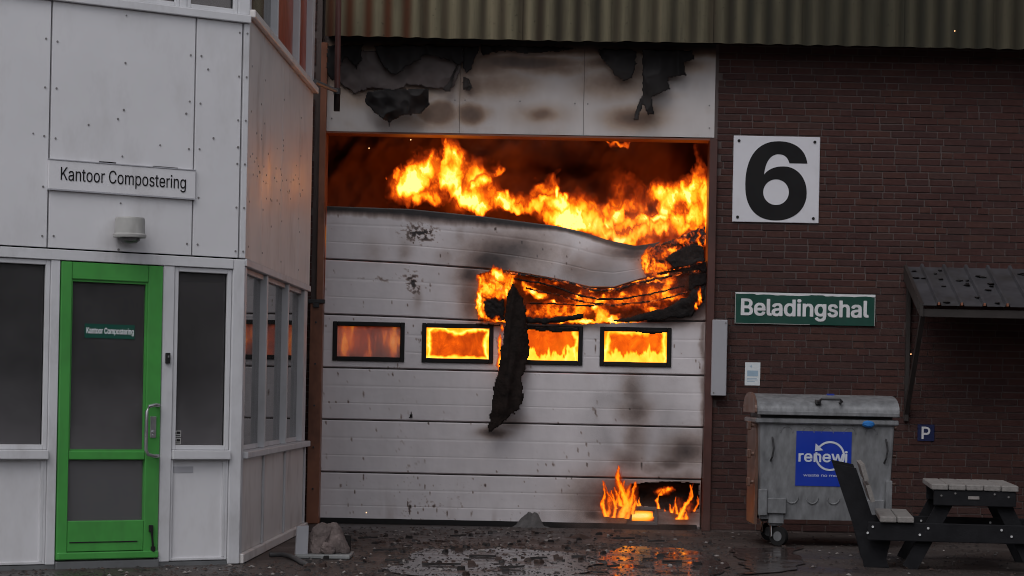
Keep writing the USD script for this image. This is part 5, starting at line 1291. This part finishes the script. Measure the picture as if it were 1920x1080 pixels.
for b in (0.10, 1.30):
    obj('leg', pbar((.17, b, TZ - .046), (-.16, b, 0.0), .055, .12), 'dark_timber', pt)
    obj('leg', pbar((.52, b, TZ - .046), (.85, b, 0.0), .055, .12), 'dark_timber', pt)
    obj('cross_beam', pbox(-.50, 1.22, b - .086, b - .030, .225, .374), 'dark_timber', pt)
    obj('cross_beam', pbox(.02, .67, b - .086, b - .030, TZ - .170, TZ - .046), 'dark_timber', pt)
    obj('bench_leg', pbar((-.34, b + .06, .37), (-.42, b + .06, 0.0), .055, .12), 'dark_timber', pt)
    # post of the backrest, leaning back and running to the ground
    obj('back_post', trimesh.Trimesh([pp(a_, b + db, z) for db in (.030, .090) for a_, z in ((-.790, .835), (-.600, .800), (-.420, .30), (-.600, .30))]).convex_hull, 'dark_timber', pt)
    obj('back_leg', trimesh.Trimesh([pp(a_, b + db, z) for db in (.030, .090) for a_, z in ((-.600, .299), (-.42, .299), (-.32, 0.0), (-.52, 0.0))]).convex_hull, 'dark_timber', pt)
    for a_, z in ((-.460, .335), (-.500, .285), (-.02, .335), (-.085, .280), (.56, .335), (.64, .285)):
        obj('bolt', rod(pp(a_, b - .086, z), pp(a_, b - .096, z), .010, 8), 'bolt_metal', pt)
    for a_, z in ((.08, TZ - .09), (.19, TZ - .07), (.50, TZ - .07), (.61, TZ - .09)):
        obj('bolt', rod(pp(a_, b - .086, z), pp(a_, b - .094, z), .008, 8), 'screw_metal', pt)
for (a0, z0), (a1, z1) in (((-.572, .830), (-.532, .700)), ((-.522, .665), (-.480, .530))):
    d = np.array([.030, .008])
    obj('back_plank', trimesh.Trimesh([pp(a_ + s * .034, b, z + s * .010) for b in (-.02, 1.46) for (a_, z) in ((a0, z0), (a1, z1)) for s in (0, 1)]).convex_hull, 'plank_wood', pt)
obj('label_plate', pbox(.29, .38, .006, .012, TZ - .115, TZ - .09, .002), 'debris_pale', pt)

# ================================================================== broken pedestal by the office corner
br = thing('broken_block', 'two rounded pinkish stone lumps with a grey board on a flat grey plate', 'rubble', on_ground(605, 1045))
ob = on_ground(605, 1047)
obj('base_plate', bbox(ob[0] - .22, ob[0] + .22, ob[1] - .05, ob[1] + .5, 0.0, 0.030, .006), 'grey_plate', br)
obj('side_board', trimesh.Trimesh([ob + np.array(p) for p in ((-.215, -.02, .031), (-.125, .04, .031), (-.205, -.02, .255), (-.120, .04, .258), (-.225, .0, .031), (-.135, .06, .031), (-.215, .0, .255), (-.130, .06, .258))]).convex_hull, 'grey_box', br)
def lump(c, r, seed, rot):
    m = trimesh.creation.icosphere(5, 1.0)
    v = m.vertices
    v = np.sign(v) * np.abs(v) ** .62
    v = v * (1 + .5 * (fbm(v * 1.3 + seed, 5, seed)[:, None] - .5)) + .09 * (fbm(v * 5 + seed, 3, seed + 1)[:, None] - .5)
    m.vertices = v * r
    m.apply_transform(trimesh.transformations.rotation_matrix(rot, [0, 1, 0]))
    v = m.vertices + np.array(c)
    v[:, 2] = np.maximum(v[:, 2], .031)
    m.vertices = v
    return m
obj('stone_lump', lump(ob + [-.040, .20, .13], [.085, .12, .13], 3, .10), 'stone', br, smooth=40)
obj('stone_lump', lump(ob + [.085, .24, .125], [.080, .12, .15], 8, -.42), 'stone', br, smooth=40)
obj('stone_lump', lump(ob + [.030, .12, .065], [.060, .07, .05], 12, .5), 'stone', br, smooth=40)
obj('dark_back', bbox(ob[0] - .11, ob[0] + .20, ob[1] + .33, ob[1] + .37, .031, .17, .005), 'char', br)
hs = [on_ground(*p, z=.02) for p in ((505, 1040), (530, 1040), (545, 1043), (556, 1048), (566, 1054), (576, 1058))]
obj('hose', tube(hs, .020, 8), 'hose_rubber', smooth=True, label='short dark hose end lying by the pinkish stone lumps', cat='hose')

# grey mound of ash before the door
def heap(px, py, rx, ry, h, seed, mat, label):
    g = on_ground(px, py)
    n = 40
    r = np.linspace(0, 1, 16)[:, None]; t = np.linspace(0, 2 * math.pi, n, endpoint=False)[None]
    k = 1 + .5 * (fbm(np.stack([np.cos(t) * 1.4, np.sin(t) * 1.4, 0 * t + seed], -1), 3, seed) - .5)
    X = r * k * rx * np.cos(t); Y = r * k * ry * np.sin(t)
    Z = h * (1 - r ** 1.6) * np.clip(2.6 * fbm(np.stack([X * 8 + 3, Y * 8, 0 * X + seed], -1), 5, seed) - .45, .1, 1.5) - .004
    V = np.stack([X, Y, Z], -1).reshape(-1, 3) + g
    i = np.arange(16 * n).reshape(16, n); j = np.roll(i, -1, 1)
    f = np.vstack([np.stack([i[:-1], i[1:], j[1:]], -1).reshape(-1, 3), np.stack([i[:-1], j[1:], j[:-1]], -1).reshape(-1, 3)])
    obj('ash_heap', (V, f), mat, smooth=True, label=label, cat='ash heap')
heap(998, 988, .19, .10, .13, 5, 'debris_grey', 'small grey heap of ash against the foot of the door')
heap(840, 1015, .10, .10, .035, 9, 'debris_dark', 'low black heap of char in front of the door, left')
heap(1085, 1008, .12, .10, .03, 15, 'debris_brown', 'low brown heap of char in front of the door, right')

# ================================================================== burnt scraps on the ground
def chip(seed, L, W, H):
    r = np.random.default_rng(seed)
    n = 7
    t = np.sort(r.uniform(0, 2 * math.pi, n))
    p = np.stack([np.cos(t) * L * r.uniform(.5, 1, n), np.sin(t) * W * r.uniform(.5, 1, n)], 1)
    v = np.vstack([np.c_[p, np.zeros(n)], np.c_[p * .85, H * r.uniform(.4, 1.3, n)]])
    return trimesh.Trimesh(v).convex_hull
bases = []
for k in range(14):
    mt = ('debris_dark', 'debris_dark', 'debris_brown', 'debris_dark', 'debris_brown', 'debris_dark', 'debris_pale')[k % 7]
    m = chip(50 + k, .018 * (1 + .6 * (k % 3)), .022 * (1 + .7 * (k % 2)), .006 + .004 * (k % 4))
    bases.append((m, mt))
first = {}
LBL = {'debris_dark': ('black scrap of burnt material lying on the wet ground', 'black burnt scraps on the ground'), 'debris_brown': ('brown scrap of burnt material lying on the wet ground', 'brown burnt scraps on the ground'), 'debris_pale': ('pale crumb lying on the wet ground', 'pale crumbs on the ground')}
spots = []
r = random.Random(31)
while len(spots) < 290:
    px = r.uniform(560, 1345)
    py = 998 + 82 * r.random() ** 1.5
    if r.random() > (1.0 if 600 < px < 1150 else .55):
        continue
    g = on_ground(px, py)
    spots.append((g, r.randrange(14), r.uniform(0, 6.28), r.uniform(.5, 1.5)))
for g, k, rz, sc_ in spots:
    m, mt = bases[k]
    name = 'burnt_scrap' if mt != 'debris_pale' else 'pale_crumb'
    path = numbered('/World', name)
    x = UsdGeom.Xform.Define(stage, path)
    x.AddTranslateOp().Set(Gf.Vec3d(float(g[0]), float(g[1]), 0.006)); x.AddRotateZOp().Set(math.degrees(rz)); x.AddScaleOp().Set(Gf.Vec3f(sc_, sc_, sc_))
    mark(x.GetPrim(), LBL[mt][0], 'scrap', LBL[mt][1])
    if k not in first:
        first[k] = path
        usdkit.mesh(stage, path + '/piece', (np.array(m.vertices), np.array(m.faces)), '/World/Looks/' + mt)
    else:
        x.GetPrim().GetReferences().AddInternalReference(first[k])
        x.GetPrim().SetInstanceable(True)
crumbs = {m: [] for m in ('debris_dark', 'debris_brown', 'debris_pale')}
r = random.Random(77)
for k in range(5200):
    px = r.uniform(-20, 1940)
    py = 990 + 92 * r.random() ** 1.2
    if px < 640 and py < 1005: continue
    if r.random() > (1.0 if px < 1000 else .6 if px < 1400 else .35): continue
    g = on_ground(px, py)
    if px < 560 and np.dot(g - fr.O, fr.N) < 0.05: continue
    mt = r.choices(list(crumbs), [.56, .34, .10])[0]
    s = r.uniform(.005, .016)
    t = np.array([[-1, -.7, 0], [1, -.6, 0], [.7, .8, 0], [-.8, .7, 0], [0, 0, r.uniform(.5, 1.0)]]) * s * np.array([r.uniform(.7, 1.6), r.uniform(.8, 2.2), 1])
    a_ = r.uniform(0, 6.28)
    Rm = np.array([[math.cos(a_), math.sin(a_), 0], [-math.sin(a_), math.cos(a_), 0], [0, 0, 1]])
    crumbs[mt].append(t @ Rm + g + [0, 0, .005])
for k in range(1700):
    px, py = r.uniform(725, 1350), 1020 + 62 * r.random()
    g = on_ground(px, py)
    s = r.uniform(.004, .013)
    t = np.array([[-1, -.7, 0], [1, -.6, 0], [.7, .8, 0], [-.8, .7, 0], [0, 0, r.uniform(.4, .8)]]) * s * np.array([r.uniform(.8, 2.2), r.uniform(.8, 2.0), 1])
    crumbs['debris_dark'].append(t + g + [0, 0, .005])
for mt, lst in crumbs.items():
    V = np.vstack(lst); n = len(lst)
    f = np.array([(0, 1, 4), (1, 2, 4), (2, 3, 4), (3, 0, 4)])
    obj('ground_litter', (V, np.vstack([f + 5 * i for i in range(n)])), mt, kind='stuff', label={'debris_dark': 'fine black burnt crumbs over the yard', 'debris_brown': 'fine brown crumbs over the yard', 'debris_pale': 'fine pale grit over the yard'}[mt])

# burnt laths
lath = {}
for k, (px, py, L, rz) in enumerate([(741, 1054, .16, 2), (828, 1062, .30, -4), (722, 1035, .20, 6), (905, 1046, .22, -8), (1010, 1050, .14, 12), (690, 1012, .18, -6), (1170, 1012, .20, 5), (1230, 1018, .16, -7), (860, 1008, .14, 15), (1085, 1047, .12, -10), (640, 1030, .16, 9), (960, 1068, .18, 3), (1260, 1056, .16, 4), (1215, 1052, .09, -5), (1150, 1066, .10, 8)]):
    g = on_ground(px, py)
    d = np.array([math.cos(math.radians(rz)), math.sin(math.radians(rz)), 0])
    m = bar(g + [0, 0, .016] - d * L / 2, g + [0, 0, .018 + .004 * (k % 3)] + d * L / 2, .028, .016, (0, 1, 0)).subdivide().subdivide()
    m.vertices = m.vertices + .010 * (fbm(m.vertices * 30, 3, k)[:, None] - .5)
    obj('burnt_lath', m, 'debris_dark', label='charred lath lying flat on the wet ground before the door', cat='lath', group='charred laths on the ground')
